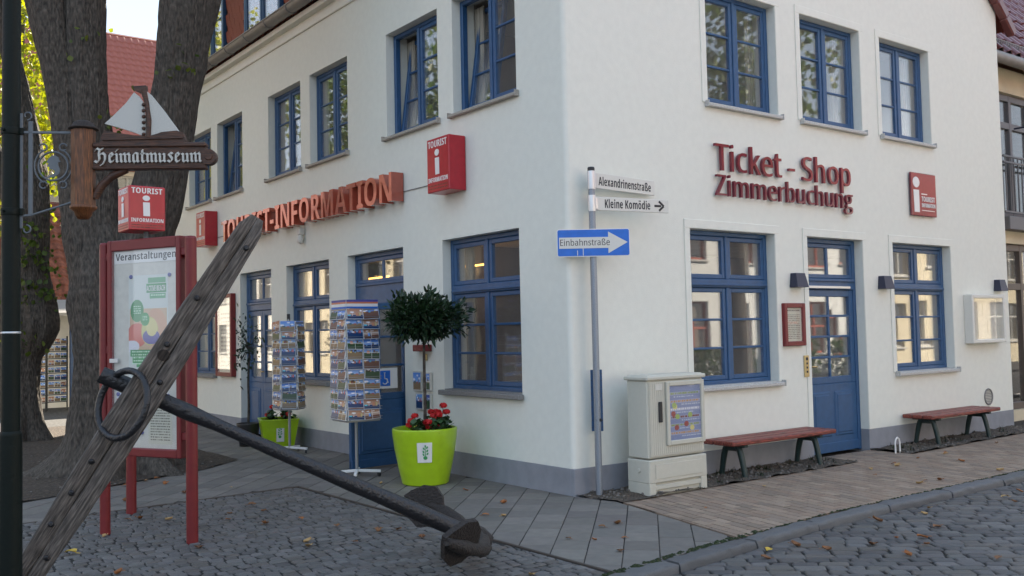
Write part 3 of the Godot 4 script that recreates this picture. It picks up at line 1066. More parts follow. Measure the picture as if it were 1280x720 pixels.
func ground() -> void:
	var g := sheet("ground", PackedVector2Array([Vector2(-250, -250), Vector2(250, -250), Vector2(250, 250), Vector2(-250, 250)]), -0.16, M.asphalt)
	g.set_meta("label", "grey ground of the surrounding streets")
	sheet("bedding", PackedVector2Array([Vector2(-8, -13), Vector2(14, -13), Vector2(14, 2.2), Vector2(1.0, 2.2), Vector2(-0.47, 2.34), Vector2(-1.9, 2.5), Vector2(-8, 3.0)]), -0.03, M.joint_tan)
	# kerb line: x -> z of its inner edge
	var kx := [-8.0, -1.9, -0.47, 1.0, 4.0, 24.0]
	var kz := [2.95, 2.43, 2.27, 2.14, 2.13, 2.13]
	var line := PackedVector2Array()
	for i in kx.size():
		line.append(Vector2(kx[i], kz[i]))
	var road_poly := PackedVector2Array([Vector2(-8, 3.08), Vector2(-1.9, 2.56), Vector2(-0.47, 2.40), Vector2(1, 2.27), Vector2(4, 2.26), Vector2(24, 2.26), Vector2(24, 8.0), Vector2(-8, 8.0)])
	var road := sheet("road", road_poly, -0.078, M.joint)
	pave(road, "sett", "setts", PackedVector2Array([Vector2(-3.5, 2.73), Vector2(-1.9, 2.59), Vector2(-0.47, 2.43), Vector2(1, 2.30), Vector2(4, 2.29), Vector2(9.5, 2.29), Vector2(9.5, 5.2), Vector2(-3.5, 5.2)]), Vector2(0.1, 2.5), Vector2(0.742, 0.67), 0.12, 0.24, 0.115, 0.011, -0.062, 0.008, 0.004, 0.012, 0.012, -1.0, [Color(0.135, 0.129, 0.128), Color(0.105, 0.10, 0.10), Color(0.17, 0.162, 0.156), Color(0.148, 0.134, 0.122)], M.granite)
	# brick sidewalk
	var soil_z := 0.53
	var bricks := PackedVector2Array([Vector2(0.13, 0.54), Vector2(3.85, soil_z), Vector2(3.9, 0.0), Vector2(4.96, 0.0), Vector2(4.99, 0.58), Vector2(9.0, 0.45), Vector2(14, 0.45), Vector2(14, 2.12), Vector2(4, 2.12), Vector2(1.0, 2.13), Vector2(-0.28, 2.24)])
	var bs := sheet("sidewalk", bricks, -0.003, M.joint_tan)
	pave(bs, "brick", "bricks", bricks, Vector2(0.13, 0.5), Vector2(-0.2, 0.98).normalized(), 0.200, 0.200, 0.098, 0.011, 0.0, 0.0025, 0.0, 0.003, 0.0, 0.5, [Color(0.40, 0.295, 0.215), Color(0.36, 0.265, 0.195), Color(0.425, 0.32, 0.235), Color(0.375, 0.265, 0.19), Color(0.33, 0.25, 0.19)], M.clinker)
	# slab paving along the building and across the forecourt's back
	var slabs := PackedVector2Array([Vector2(-0.006, 0.01), Vector2(0.10, 0.5), Vector2(-0.31, 2.24), Vector2(-0.47, 2.26), Vector2(-1.69, 2.40), Vector2(-1.69, -2.6), Vector2(-4.6, -2.4), Vector2(-4.6, -3.5), Vector2(-2.1, -4.72), Vector2(-1.5, -5.3), Vector2(-1.4, -9.0), Vector2(-1.4, -13.0), Vector2(-0.006, -13.0)])
	var sl := sheet("pavement", slabs, -0.0035, M.joint)
	pave(sl, "slab", "slabs", slabs, Vector2(-0.16, -0.58), Vector2(-0.707, 0.707), 0.30, 0.30, 0.262, 0.008, 0.0, 0.003, 0.0, 0.0015, 0.0, 0.45, [Color(0.178, 0.16, 0.143), Color(0.160, 0.146, 0.131), Color(0.193, 0.175, 0.155)], M.concrete)
	# cobbled forecourt
	var cob := PackedVector2Array([Vector2(-1.72, -2.52), Vector2(-1.72, 2.40), Vector2(-1.9, 2.42), Vector2(-8, 2.94), Vector2(-8, -2.4)])
	var fc := sheet("forecourt", cob, -0.009, M.joint)
	pave(fc, "cobble", "cobbles", PackedVector2Array([Vector2(-1.75, -2.5), Vector2(-1.75, 2.38), Vector2(-5.3, 2.65), Vector2(-5.6, -2.4)]), Vector2(-2, 0), Vector2(1.0, 0.06).normalized(), 0.08, 0.13, 0.094, 0.010, 0.0, 0.007, 0.003, 0.009, 0.010, -1.0, [Color(0.16, 0.15, 0.142), Color(0.13, 0.122, 0.115), Color(0.19, 0.178, 0.168), Color(0.15, 0.132, 0.118), Color(0.168, 0.158, 0.152)], M.granite, 0.03)
	# kerb stones and edging strips
	var kb := MB.new()
	kb.box(V(-8, -0.14, 2.5), V(-7.9, -0.13, 2.6))
	var kerb := struct("kerb", kb, M.concrete)
	var x := -7.5
	while x < 13.0:
		var l := rng.randf_range(0.95, 1.15) if x > 0 else rng.randf_range(0.85, 1.0)
		var ks := MB.new()
		var a := V(x + 0.012, 0, kerb_z(kx, kz, x))
		var b := V(x + l - 0.008, 0, kerb_z(kx, kz, x + l))
		var tone := rng.randf_range(0.13, 0.17)
		ks.col = Color(tone, tone, tone * 1.03)
		var P := []
		var L := a.distance_to(b)
		for i in 17:
			var t := i / 16.0
			var r := PackedVector3Array()
			var rough := 0.012
			for q in [[0.004, -0.05], [0.004, -0.006], [0.010, 0.002], [0.06, 0.004], [0.128, 0.001], [0.143, -0.010], [0.150, -0.035], [0.154, -0.12]]:
				var e := minf(1.0, minf(t, 1 - t) * 10.0)
				r.append(V(t * L, q[1] - 0.006 * (1 - e) + rng.randf_range(-rough, rough) * 0.5, q[0] + rng.randf_range(-rough, rough) * 0.7))
			P.append(r)
		ks.T = Transform3D(Basis((b - a).normalized(), Vector3.UP, (b - a).normalized().cross(Vector3.UP)), Vector3.ZERO)
		ks.grid(P, false)
		for e in [0, 16]:
			for k in range(1, 7):
				ks.tn(P[e][0], P[e][k], P[e][k + 1], Vector3.LEFT if e == 0 else Vector3.RIGHT)
		var o := part(kerb, "kerb_stone", ks, M.granite)
		o.position = a
		x += l
	# narrow edging strip between slabs and cobbles, and moss in the kerb joint
	var ed := MB.new()
	ed.col = Color(0.10, 0.075, 0.06)
	ed.bbox(V(-1.715, -0.05, -2.55), V(-1.695, 0.002, 2.4), 0.004)
	ed.beam(V(-4.6, -0.02, -2.36), V(-1.7, -0.02, -2.55), 0.03, 0.045, 0.004)
	struct("edging_strip", ed, M.clinker)
	var ms := MB.new()
	for k in 900:
		var mx := rng.randf_range(-1.8, 9.5)
		if mx > -0.2 and rng.randf() < 0.25:
			continue
		var wdt := 0.05 if mx < 0.0 else 0.02
		var mz := kerb_z(kx, kz, mx) - rng.randf_range(0.0, wdt) + 0.004
		var s := rng.randf_range(0.008, 0.022) * (1.4 if mx < 0 else 1.0)
		ms.col = Color(1, 1, 1) * rng.randf_range(0.6, 1.3)
		ms.T = Transform3D(Basis(Vector3.UP, rng.randf() * TAU).scaled(V(s, s * 0.5, s)), V(mx, -0.002, mz))
		for q in 6:
			var a1 := TAU * q / 6
			var a2 := TAU * (q + 1) / 6
			ms.tn(V(0, 1, 0), V(cos(a1), 0, sin(a1)), V(cos(a2), 0, sin(a2)), V(cos(a1), 1.2, sin(a1)).normalized())
	var mo := part(self, "moss", ms, M.moss)
	mo.set_meta("kind", "stuff")
	mo.set_meta("label", "green moss growing in the joint behind the kerb")
	# planting soil along the gable, bare earth under the trees
	soil_bed("soil", PackedVector2Array([Vector2(0.02, 0.005), Vector2(3.87, 0.005), Vector2(3.9, soil_z + 0.03), Vector2(2.6, 0.58), Vector2(1.35, 0.57), Vector2(0.40, 0.60), Vector2(0.10, 0.56), Vector2(0.03, 0.2)]), 0.035, M.soil, 0.05, 420)
	soil_bed("soil", PackedVector2Array([Vector2(4.99, 0.005), Vector2(9.4, 0.005), Vector2(9.4, 0.48), Vector2(7.0, 0.55), Vector2(4.96, 0.62)]), 0.035, M.soil, 0.05, 300)
	soil_bed("earth", PackedVector2Array([Vector2(-1.36, -5.2), Vector2(-2.0, -4.62), Vector2(-4.6, -3.40), Vector2(-9, -3.3), Vector2(-9, -12), Vector2(-1.34, -12.5)]), 0.03, M.earth, 0.16, 200)
	var wd := MB.new()
	for k in 60:
		var wx := rng.randf_range(1.4, 9.2)
		if wx > 3.8 and wx < 5.1:
			continue
		var wz := rng.randf_range(0.04, 0.5)
		if wx > 8.0:
			wz = rng.randf_range(0.03, 0.2)
		for i in rng.randi_range(4, 11):
			var an := rng.randf() * TAU
			var ln := rng.randf_range(0.02, 0.07) * (1.5 if wx > 8.0 else 1.0)
			var o0 := V(wx + rng.randfn(0, 0.02), 0.015, wz + rng.randfn(0, 0.02))
			var tip := o0 + V(cos(an) * ln * 0.7, ln, sin(an) * ln * 0.7)
			var sd := V(-sin(an), 0, cos(an)) * 0.006
			wd.col = Color(1, 1, 1) * rng.randf_range(0.7, 1.6)
			wd.tn(o0 - sd, o0 + sd, tip, V(0, 1, 0.3).normalized())
	var wo := part(self, "weeds", wd, M.moss)
	wo.set_meta("kind", "stuff")
	# street beyond
	sheet("street", PackedVector2Array([Vector2(-9, -12.02), Vector2(-1.42, -12.52), Vector2(-1.42, -13.0), Vector2(12, -13.02), Vector2(12, -24), Vector2(-9, -24)]), -0.006, M.asphalt)
	sheet("street", PackedVector2Array([Vector2(-60, 8.01), Vector2(60, 8.01), Vector2(60, 11.4), Vector2(-60, 11.4)]), -0.1, M.asphalt)

func kerb_z(kx: Array, kz: Array, x: float) -> float:
	for i in kx.size() - 1:
		if x <= kx[i + 1]:
			return lerpf(kz[i], kz[i + 1], clampf((x - kx[i]) / (kx[i + 1] - kx[i]), 0.0, 1.0))
	return kz[-1]

func soil_bed(called: String, poly: PackedVector2Array, up: float, m: Material, step: float, stones: int) -> void:
	var f := FastNoiseLite.new()
	f.frequency = 0.9 if step > 0.1 else 3.0
	f.seed = 12
	var mb := MB.new()
	var box := Rect2(poly[0], Vector2.ZERO)
	for q in poly:
		box = box.expand(q)
	var y_at := func(p: Vector2) -> float: return up * (0.35 + 0.9 * f.get_noise_2d(p.x, p.y)) + 0.004
	var nx := int(box.size.x / step)
	var nz := int(box.size.y / step)
	for i in nx + 1:
		for j in nz + 1:
			var c := box.position + Vector2(i, j) * step
			var cell := PackedVector2Array([c, c + Vector2(step, 0), c + Vector2(step, step), c + Vector2(0, step)])
			for q: PackedVector2Array in Geometry2D.intersect_polygons(cell, poly):
				var t := Geometry2D.triangulate_polygon(q)
				for k in range(0, t.size(), 3):
					var a := q[t[k]]
					var b := q[t[k + 1]]
					var d := q[t[k + 2]]
					var A := V(a.x, y_at.call(a), a.y)
					var B := V(b.x, y_at.call(b), b.y)
					var D := V(d.x, y_at.call(d), d.y)
					var nn := (B - A).cross(D - A).normalized()
					mb.tn(A, B, D, nn if nn.y > 0 else -nn)
	struct(called, mb, m)
	var st := MB.new()
	for k in stones:
		var p := Vector2(rng.randf_range(box.position.x, box.end.x), rng.randf_range(box.position.y, box.end.y))
		if called == "earth":
			p = Vector2(rng.randf_range(-4.6, -1.6), rng.randf_range(-8.0, -4.0))
		if not Geometry2D.is_point_in_polygon(p, poly):
			continue
		var s := rng.randf_range(0.004, 0.017)
		st.col = Color(1, 1, 1) * rng.randf_range(0.4, 1.5)
		st.T = Transform3D(Basis.from_euler(V(rng.randf() * 3, rng.randf() * 3, 0)), V(p.x, y_at.call(p) + s * 0.3, p.y))
		st.bbox(V(-s, -s * 0.6, -s * 0.8), V(s, s * 0.6, s * 0.8), s * 0.4)
	var o := part(self, numbered("gravel"), st, M.pebble)
	o.set_meta("kind", "stuff")

func leaf_shape(l: float, w: float, fold: float) -> MB:
	var mb := MB.new()
	var pts := [Vector2(0, 0), Vector2(w * 0.42, l * 0.28), Vector2(w * 0.5, l * 0.5), Vector2(w * 0.3, l * 0.78), Vector2(0, l)]
	for s in [-1.0, 1.0]:
		for i in 3:
			var a: Vector2 = pts[i]
			var b: Vector2 = pts[i + 1]
			var d: Vector2 = pts[4] if i == 2 else pts[i + 2]
			var A := V(0, 0, 0)
			var B := V(s * b.x, b.y, fold * b.x)
			var D := V(s * d.x, d.y, fold * d.x)
			if i == 0:
				B = V(s * pts[1].x, pts[1].y, fold * pts[1].x)
				D = V(s * pts[2].x, pts[2].y, fold * pts[2].x)
			elif i == 1:
				B = V(s * pts[2].x, pts[2].y, fold * pts[2].x)
				D = V(s * pts[3].x, pts[3].y, fold * pts[3].x)
			else:
				B = V(s * pts[3].x, pts[3].y, fold * pts[3].x)
				D = V(0, l, 0)
			mb.tn(A, B, D, V(-s * fold, 0, 1).normalized())
	return mb

func scatter(parent: Node, called: String, leaf: MB, m: Material, where: Array, colors: Array) -> MeshInstance3D:
	# every leaf as real faces of one mesh
	var mb := MB.new()
	var k := leaf.v.size()
	for i in where.size():
		var t: Transform3D = where[i]
		var nb := t.basis.orthonormalized()
		for j in k:
			mb.v.append(t * leaf.v[j])
			mb.n.append(nb * leaf.n[j])
			mb.c.append(colors[i])
	mb.u.resize(mb.v.size())
	return part(parent, called, mb, m)

func crown(parent: Node, ctr: Vector3, rad: Vector3, clumps: int, per: int, size: float, c0: Color, c1: Color, spread := 0.55) -> void:
	var where := []
	var cols := []
	for k in clumps:
		var d := V(rng.randfn(), rng.randfn(), rng.randfn()).normalized() * pow(rng.randf_range(0.12, 1.0), 0.42)
		var cc := ctr + d * rad
		for i in per:
			var p := cc + V(rng.randfn(), rng.randfn() * 0.7, rng.randfn()) * spread
			var s := size * rng.randf_range(0.7, 1.25)
			where.append(Transform3D(Basis.from_euler(V(rng.randf_range(-1.2, 0.6), rng.randf() * TAU, rng.randf_range(-0.7, 0.7))).scaled(V(s, s, s)), p))
			var c := c0.lerp(c1, rng.randf())
			cols.append(c)
	scatter(parent, "crown", leaf_shape(1.0, 0.85, 0.25), M.leaf, where, cols)

func bark_limb(mb: MB, pts: Array, rads: Array, sides: int, per_m: float, amp: float, flare: float, sd: int) -> void:
	var f := FastNoiseLite.new()
	f.seed = sd
	f.frequency = 1.0
	f.fractal_octaves = 3
	var cv := Curve3D.new()
	for i in pts.size():
		var t: Vector3 = (pts[mini(i + 1, pts.size() - 1)] - pts[maxi(i - 1, 0)]) / 6.0
		cv.add_point(pts[i], -t, t)
	var L := cv.get_baked_length()
	var steps := int(L * per_m)
	var cum := [0.0]
	for i in range(1, pts.size()):
		cum.append(cum[-1] + pts[i].distance_to(pts[i - 1]))
	var P := []
	var side := V(1, 0, 0)
	for i in steps + 1:
		var s := L * i / steps
		var p := cv.sample_baked(s, true)
		var q := cv.sample_baked(minf(s + 0.05, L), true) - cv.sample_baked(maxf(s - 0.05, 0), true)
		var t := q.normalized()
		side = (side - t * side.dot(t)).normalized()
		var up := t.cross(side)
		var fr: float = s / L * cum[-1]
		var r: float = rads[-1]
		for k in range(pts.size() - 1):
			if fr <= cum[k + 1]:
				r = lerpf(rads[k], rads[k + 1], (fr - cum[k]) / (cum[k + 1] - cum[k]))
				break
		var row := PackedVector3Array()
		for j in sides:
			var a := TAU * j / sides
			var d := side * cos(a) + up * sin(a)
			var rr := r * (1.0 + amp * f.get_noise_3d(cos(a) * 5.0, s * 0.9, sin(a) * 5.0) + amp * 1.3 * f.get_noise_3d(cos(a) * 1.6 + 9, s * 0.8, sin(a) * 1.6))
			rr -= r * 0.055 * absf(f.get_noise_3d(cos(a) * 11.0, s * 1.3, sin(a) * 11.0)) * 2.0
			if flare > 0.0:
				var lobes := 0.55 + 0.45 * sin(a * 5.0 + 1.3 * sin(a * 2.0 + sd))
				rr += flare * lobes * exp(-maxf(p.y, 0.0) / 0.24)
			row.append(p + d * rr)
		P.append(row)
	mb.grid(P, true)

func sprigs(parent: Node, spots: Array, n: int, size: float, c0: Color, c1: Color, spread: float) -> void:
	var where := []
	var cols := []
	for q in spots:
		for i in n:
			var p: Vector3 = q + V(rng.randfn(), rng.randfn() * 0.8, rng.randfn()) * spread
			var s := size * rng.randf_range(0.6, 1.3)
			where.append(Transform3D(Basis.from_euler(V(rng.randf_range(-1.5, 0.3), rng.randf() * TAU, rng.randf_range(-0.6, 0.6))).scaled(V(s, s, s)), p))
			cols.append(c0.lerp(c1, rng.randf()))
	scatter(parent, "shoot_leaves", leaf_shape(1.0, 0.85, 0.25), M.leaf, where, cols)

func trees() -> void:
	var gd := Color(0.045, 0.085, 0.018)
	var gy := Color(0.13, 0.17, 0.02)
	var t := thing("linden_tree", "massive forked tree trunk rising behind the red notice case", "tree")
	var mb := MB.new()
	bark_limb(mb, [V(-2.86, -0.15, -5.3), V(-2.87, 0.6, -5.28), V(-2.89, 1.4, -5.28), V(-2.9, 2.2, -5.3), V(-2.98, 3.0, -5.36)], [0.56, 0.50, 0.47, 0.50, 0.36], 80, 14, 0.09, 0.62, 3)
	part(t, "trunk", mb, M.bark)
	var l1 := MB.new()
	bark_limb(l1, [V(-3.0, 1.5, -5.35), V(-3.12, 2.95, -5.42), V(-3.27, 3.85, -5.46), V(-3.37, 4.55, -5.48), V(-3.45, 5.05, -5.5), V(-3.58, 5.84, -5.55), V(-3.8, 7.4, -5.6), V(-4.3, 9.6, -5.9)], [0.30, 0.33, 0.26, 0.235, 0.24, 0.27, 0.24, 0.12], 56, 11, 0.08, 0.0, 5)
	part(t, "limb", l1, M.bark)
	var l2 := MB.new()
	bark_limb(l2, [V(-2.98, 1.9, -5.3), V(-3.05, 3.2, -5.33), V(-3.17, 4.4, -5.32), V(-3.22, 5.84, -5.28), V(-3.1, 7.6, -5.2), V(-2.8, 9.8, -5.0)], [0.33, 0.26, 0.235, 0.23, 0.21, 0.1], 56, 11, 0.08, 0.0, 6)
	part(t, "limb", l2, M.bark)
	var l3 := MB.new()
	bark_limb(l3, [V(-2.86, 1.4, -5.25), V(-2.62, 2.75, -5.05), V(-2.46, 3.55, -4.88), V(-2.3, 4.75, -4.67), V(-2.18, 5.84, -4.52), V(-2.0, 7.3, -4.3), V(-1.5, 9.5, -3.9)], [0.40, 0.33, 0.31, 0.29, 0.355, 0.28, 0.12], 60, 11, 0.08, 0.0, 7)
	part(t, "limb", l3, M.bark)
	var l4 := MB.new()
	bark_limb(l4, [V(-2.2, 5.5, -4.5), V(-1.95, 6.4, -4.4), V(-1.2, 7.9, -4.2), V(-0.6, 9.4, -4.3)], [0.2, 0.2, 0.15, 0.06], 24, 6, 0.08, 0.0, 8)
	part(t, "limb", l4, M.bark)
	crown(t, V(-3.0, 10.6, -4.9), V(3.6, 2.6, 3.8), 120, 42, 0.19, gd, gy, 0.5)
	sprigs(t, [V(-3.0, 4.15, -5.0), V(-3.02, 4.25, -5.0), V(-2.35, 4.95, -4.25), V(-2.45, 4.75, -4.3), V(-3.35, 5.0, -5.2), V(-2.72, 4.5, -4.95), V(-3.3, 5.25, -5.1)], 7, 0.075, Color(0.07, 0.11, 0.025), Color(0.15, 0.17, 0.03), 0.09)
	var t2 := thing("street_tree", "dark knobbly tree trunk with leafy shoots beyond the forked tree", "tree")
	var m2 := MB.new()
	bark_limb(m2, [V(-2.94, -0.15, -10.4), V(-2.95, 0.9, -10.38), V(-2.94, 1.4, -10.36), V(-2.84, 1.9, -10.25), V(-2.92, 2.8, -10.25), V(-2.88, 3.9, -10.18), V(-2.95, 4.8, -10.18), V(-3.1, 5.7, -10.2), V(-3.36, 6.9, -10.3), V(-3.8, 9.0, -10.6)], [0.22, 0.19, 0.21, 0.36, 0.25, 0.22, 0.19, 0.15, 0.13, 0.06], 40, 9, 0.16, 0.30, 11)
	part(t2, "trunk", m2, M.bark)
	var m3 := MB.new()
	bark_limb(m3, [V(-2.9, 2.9, -10.25), V(-3.2, 3.9, -10.3), V(-3.6, 5.2, -10.4), V(-4.0, 7.2, -10.5)], [0.16, 0.15, 0.13, 0.07], 18, 6, 0.1, 0.0, 12)
	part(t2, "limb", m3, M.bark)
	crown(t2, V(-3.4, 11.2, -10.6), V(3.2, 2.6, 3.2), 95, 42, 0.19, gd, gy, 0.5)
	var sp := []
	for k in 26:
		var a := rng.randf() * TAU
		sp.append(V(-2.93 + 0.30 * cos(a), rng.randf_range(1.6, 4.4), -10.2 + 0.30 * absf(sin(a))))
	sprigs(t2, sp, 14, 0.09, Color(0.045, 0.085, 0.015), Color(0.11, 0.15, 0.02), 0.13)
	# sunlit tree down the street
	var t3 := thing("street_tree", "yellow green sunlit tree crown at the end of the street", "tree")
	var m4 := MB.new()
	bark_limb(m4, [V(-2.3, -0.15, -16.4), V(-2.3, 2.5, -16.4), V(-2.2, 5.0, -16.4), V(-2.0, 9.0, -16.3)], [0.22, 0.18, 0.14, 0.05], 16, 4, 0.1, 0.2, 13)
	part(t3, "trunk", m4, M.bark)
	crown(t3, V(-2.3, 7.0, -16.4), V(1.5, 3.0, 2.0), 170, 40, 0.13, Color(0.26, 0.29, 0.02), Color(0.46, 0.42, 0.03), 0.34)
	# trees that only the window panes show
	for q in [[V(-8.6, 0, -13.0), 8.8, "broad green tree mirrored in the upper windows beside the corner"], [V(-10.5, 0, -24.0), 9.6, "tall green tree mirrored in the upper windows farther down the street"], [V(14.2, 0, 9.4), 8.9, "leafy tree across the road mirrored in the first gable window"]]:
		var o := thing("street_tree", q[2], "tree", q[0])
		var mm := MB.new()
		bark_limb(mm, [V(0, -0.15, 0), V(0.05, 2, 0), V(0.0, 5, 0.1), V(0.1, 8.5, 0.1)], [0.3, 0.26, 0.22, 0.1], 18, 4, 0.1, 0.25, 15)
		part(o, "trunk", mm, M.bark)
		crown(o, V(0, q[1], 0), V(2.7, 2.9, 2.7), 110, 40, 0.19, Color(0.06, 0.10, 0.018), Color(0.15, 0.19, 0.025), 0.45)

func fallen_leaves() -> void:
	var kinds := [["dry brown", Color(0.20, 0.09, 0.035)], ["russet", Color(0.30, 0.11, 0.035)], ["pale tan", Color(0.42, 0.27, 0.11)], ["yellow", Color(0.50, 0.33, 0.04)]]
	var meshes := []
	for k in kinds.size():
		var vs := []
		for e in 3:
			var mb := MB.new()
			mb.col = kinds[k][1]
			var P := []
			for i in 6:
				var r := PackedVector3Array()
				var t := i / 5.0
				var wd := 0.036 * sin(PI * (0.08 + 0.88 * t)) * (1.0 + 0.25 * sin(t * 17 + e))
				for j in 5:
					var s := j / 2.0 - 1.0
					r.append(V(wd * s, 0.005 + 0.010 * s * s * (1 + 0.5 * e) + 0.010 * sin(t * 3.0 + e * 2) * (0.4 + t), (t - 0.5) * 0.085))
				P.append(r)
			mb.grid(P, false)
			mb.bbox(V(-0.0015, 0.004, 0.04), V(0.0015, 0.008, 0.075), 0.0)
			var m := mb.mesh()
			m.surface_set_material(0, M.dry_leaf)
			vs.append(m)
		meshes.append(vs)
	var areas := [[Rect2(0.2, 0.75, 7.5, 1.3), 20, "the tan brick sidewalk", 0.006], [Rect2(-4.3, -2.3, 2.5, 4.4), 24, "the cobbled forecourt", 0.008], [Rect2(-1.6, -3.6, 1.1, 5.6), 12, "the grey slab pavement", 0.005], [Rect2(-0.5, 2.42, 5.0, 0.5), 13, "the road beside the kerb", -0.052], [Rect2(0.2, 2.8, 3.0, 1.1), 8, "the dark road setts", -0.052], [Rect2(-3.4, -4.4, 1.6, 1.6), 12, "the paving before the tree", 0.006]]
	for a in areas:
		for i in a[1]:
			var k := 0 if rng.randf() < 0.42 else 1 + rng.randi() % 2
			if rng.randf() < 0.05:
				k = 3
			var r: Rect2 = a[0]
			var p := V(r.position.x + rng.randf() * r.size.x, a[3], r.position.y + rng.randf() * r.size.y)
			var s := rng.randf_range(0.45, 1.0)
			var o := inst(self, numbered("fallen_leaf"), meshes[k][rng.randi() % 3], Transform3D(Basis.from_euler(V(rng.randfn(0, 0.08), rng.randf() * TAU, rng.randfn(0, 0.08))).scaled(V(s, s, s)), p))
			tag(o, "small %s fallen leaf lying on %s" % [kinds[k][0], a[2]], "leaf", "%s leaves on %s" % [kinds[k][0], a[2]])
	for q in [[V(-4.38, 0.012, -0.72), 3, 1.2, "bright yellow round fallen leaf beside the foot of the anchor beam"], [V(-1.9, 0.01, 1.1), 3, 1.1, "bright yellow fallen leaf beside the crown of the anchor"]]:
		var o := inst(self, numbered("fallen_leaf"), meshes[q[1]][0], Transform3D(Basis(Vector3.UP, 0.6).scaled(V(q[2], q[2], q[2])), q[0]))
		tag(o, q[3], "leaf")

# ---------------------------------------------------------------- prints
func blot(im: Image, c: Vector2, r: Vector2, col: Color) -> void:
	for y in range(maxi(0, int(c.y - r.y)), mini(im.get_height(), int(c.y + r.y) + 1)):
		for x in range(maxi(0, int(c.x - r.x)), mini(im.get_width(), int(c.x + r.x) + 1)):
			var d := Vector2((x - c.x) / r.x, (y - c.y) / r.y)
			if d.length_squared() < 1.0:
				im.set_pixel(x, y, col)

func lines_print(im: Image, r: Rect2i, rows: int, col: Color) -> void:
	var h := float(r.size.y) / rows
	for k in rows:
		var x := r.position.x
		while x < r.end.x:
			var w := rng.randi_range(2, 7)
			im.fill_rect(Rect2i(x, r.position.y + int(k * h), mini(w, r.end.x - x), maxi(1, int(h * 0.55))), col)
			x += w + rng.randi_range(1, 3)

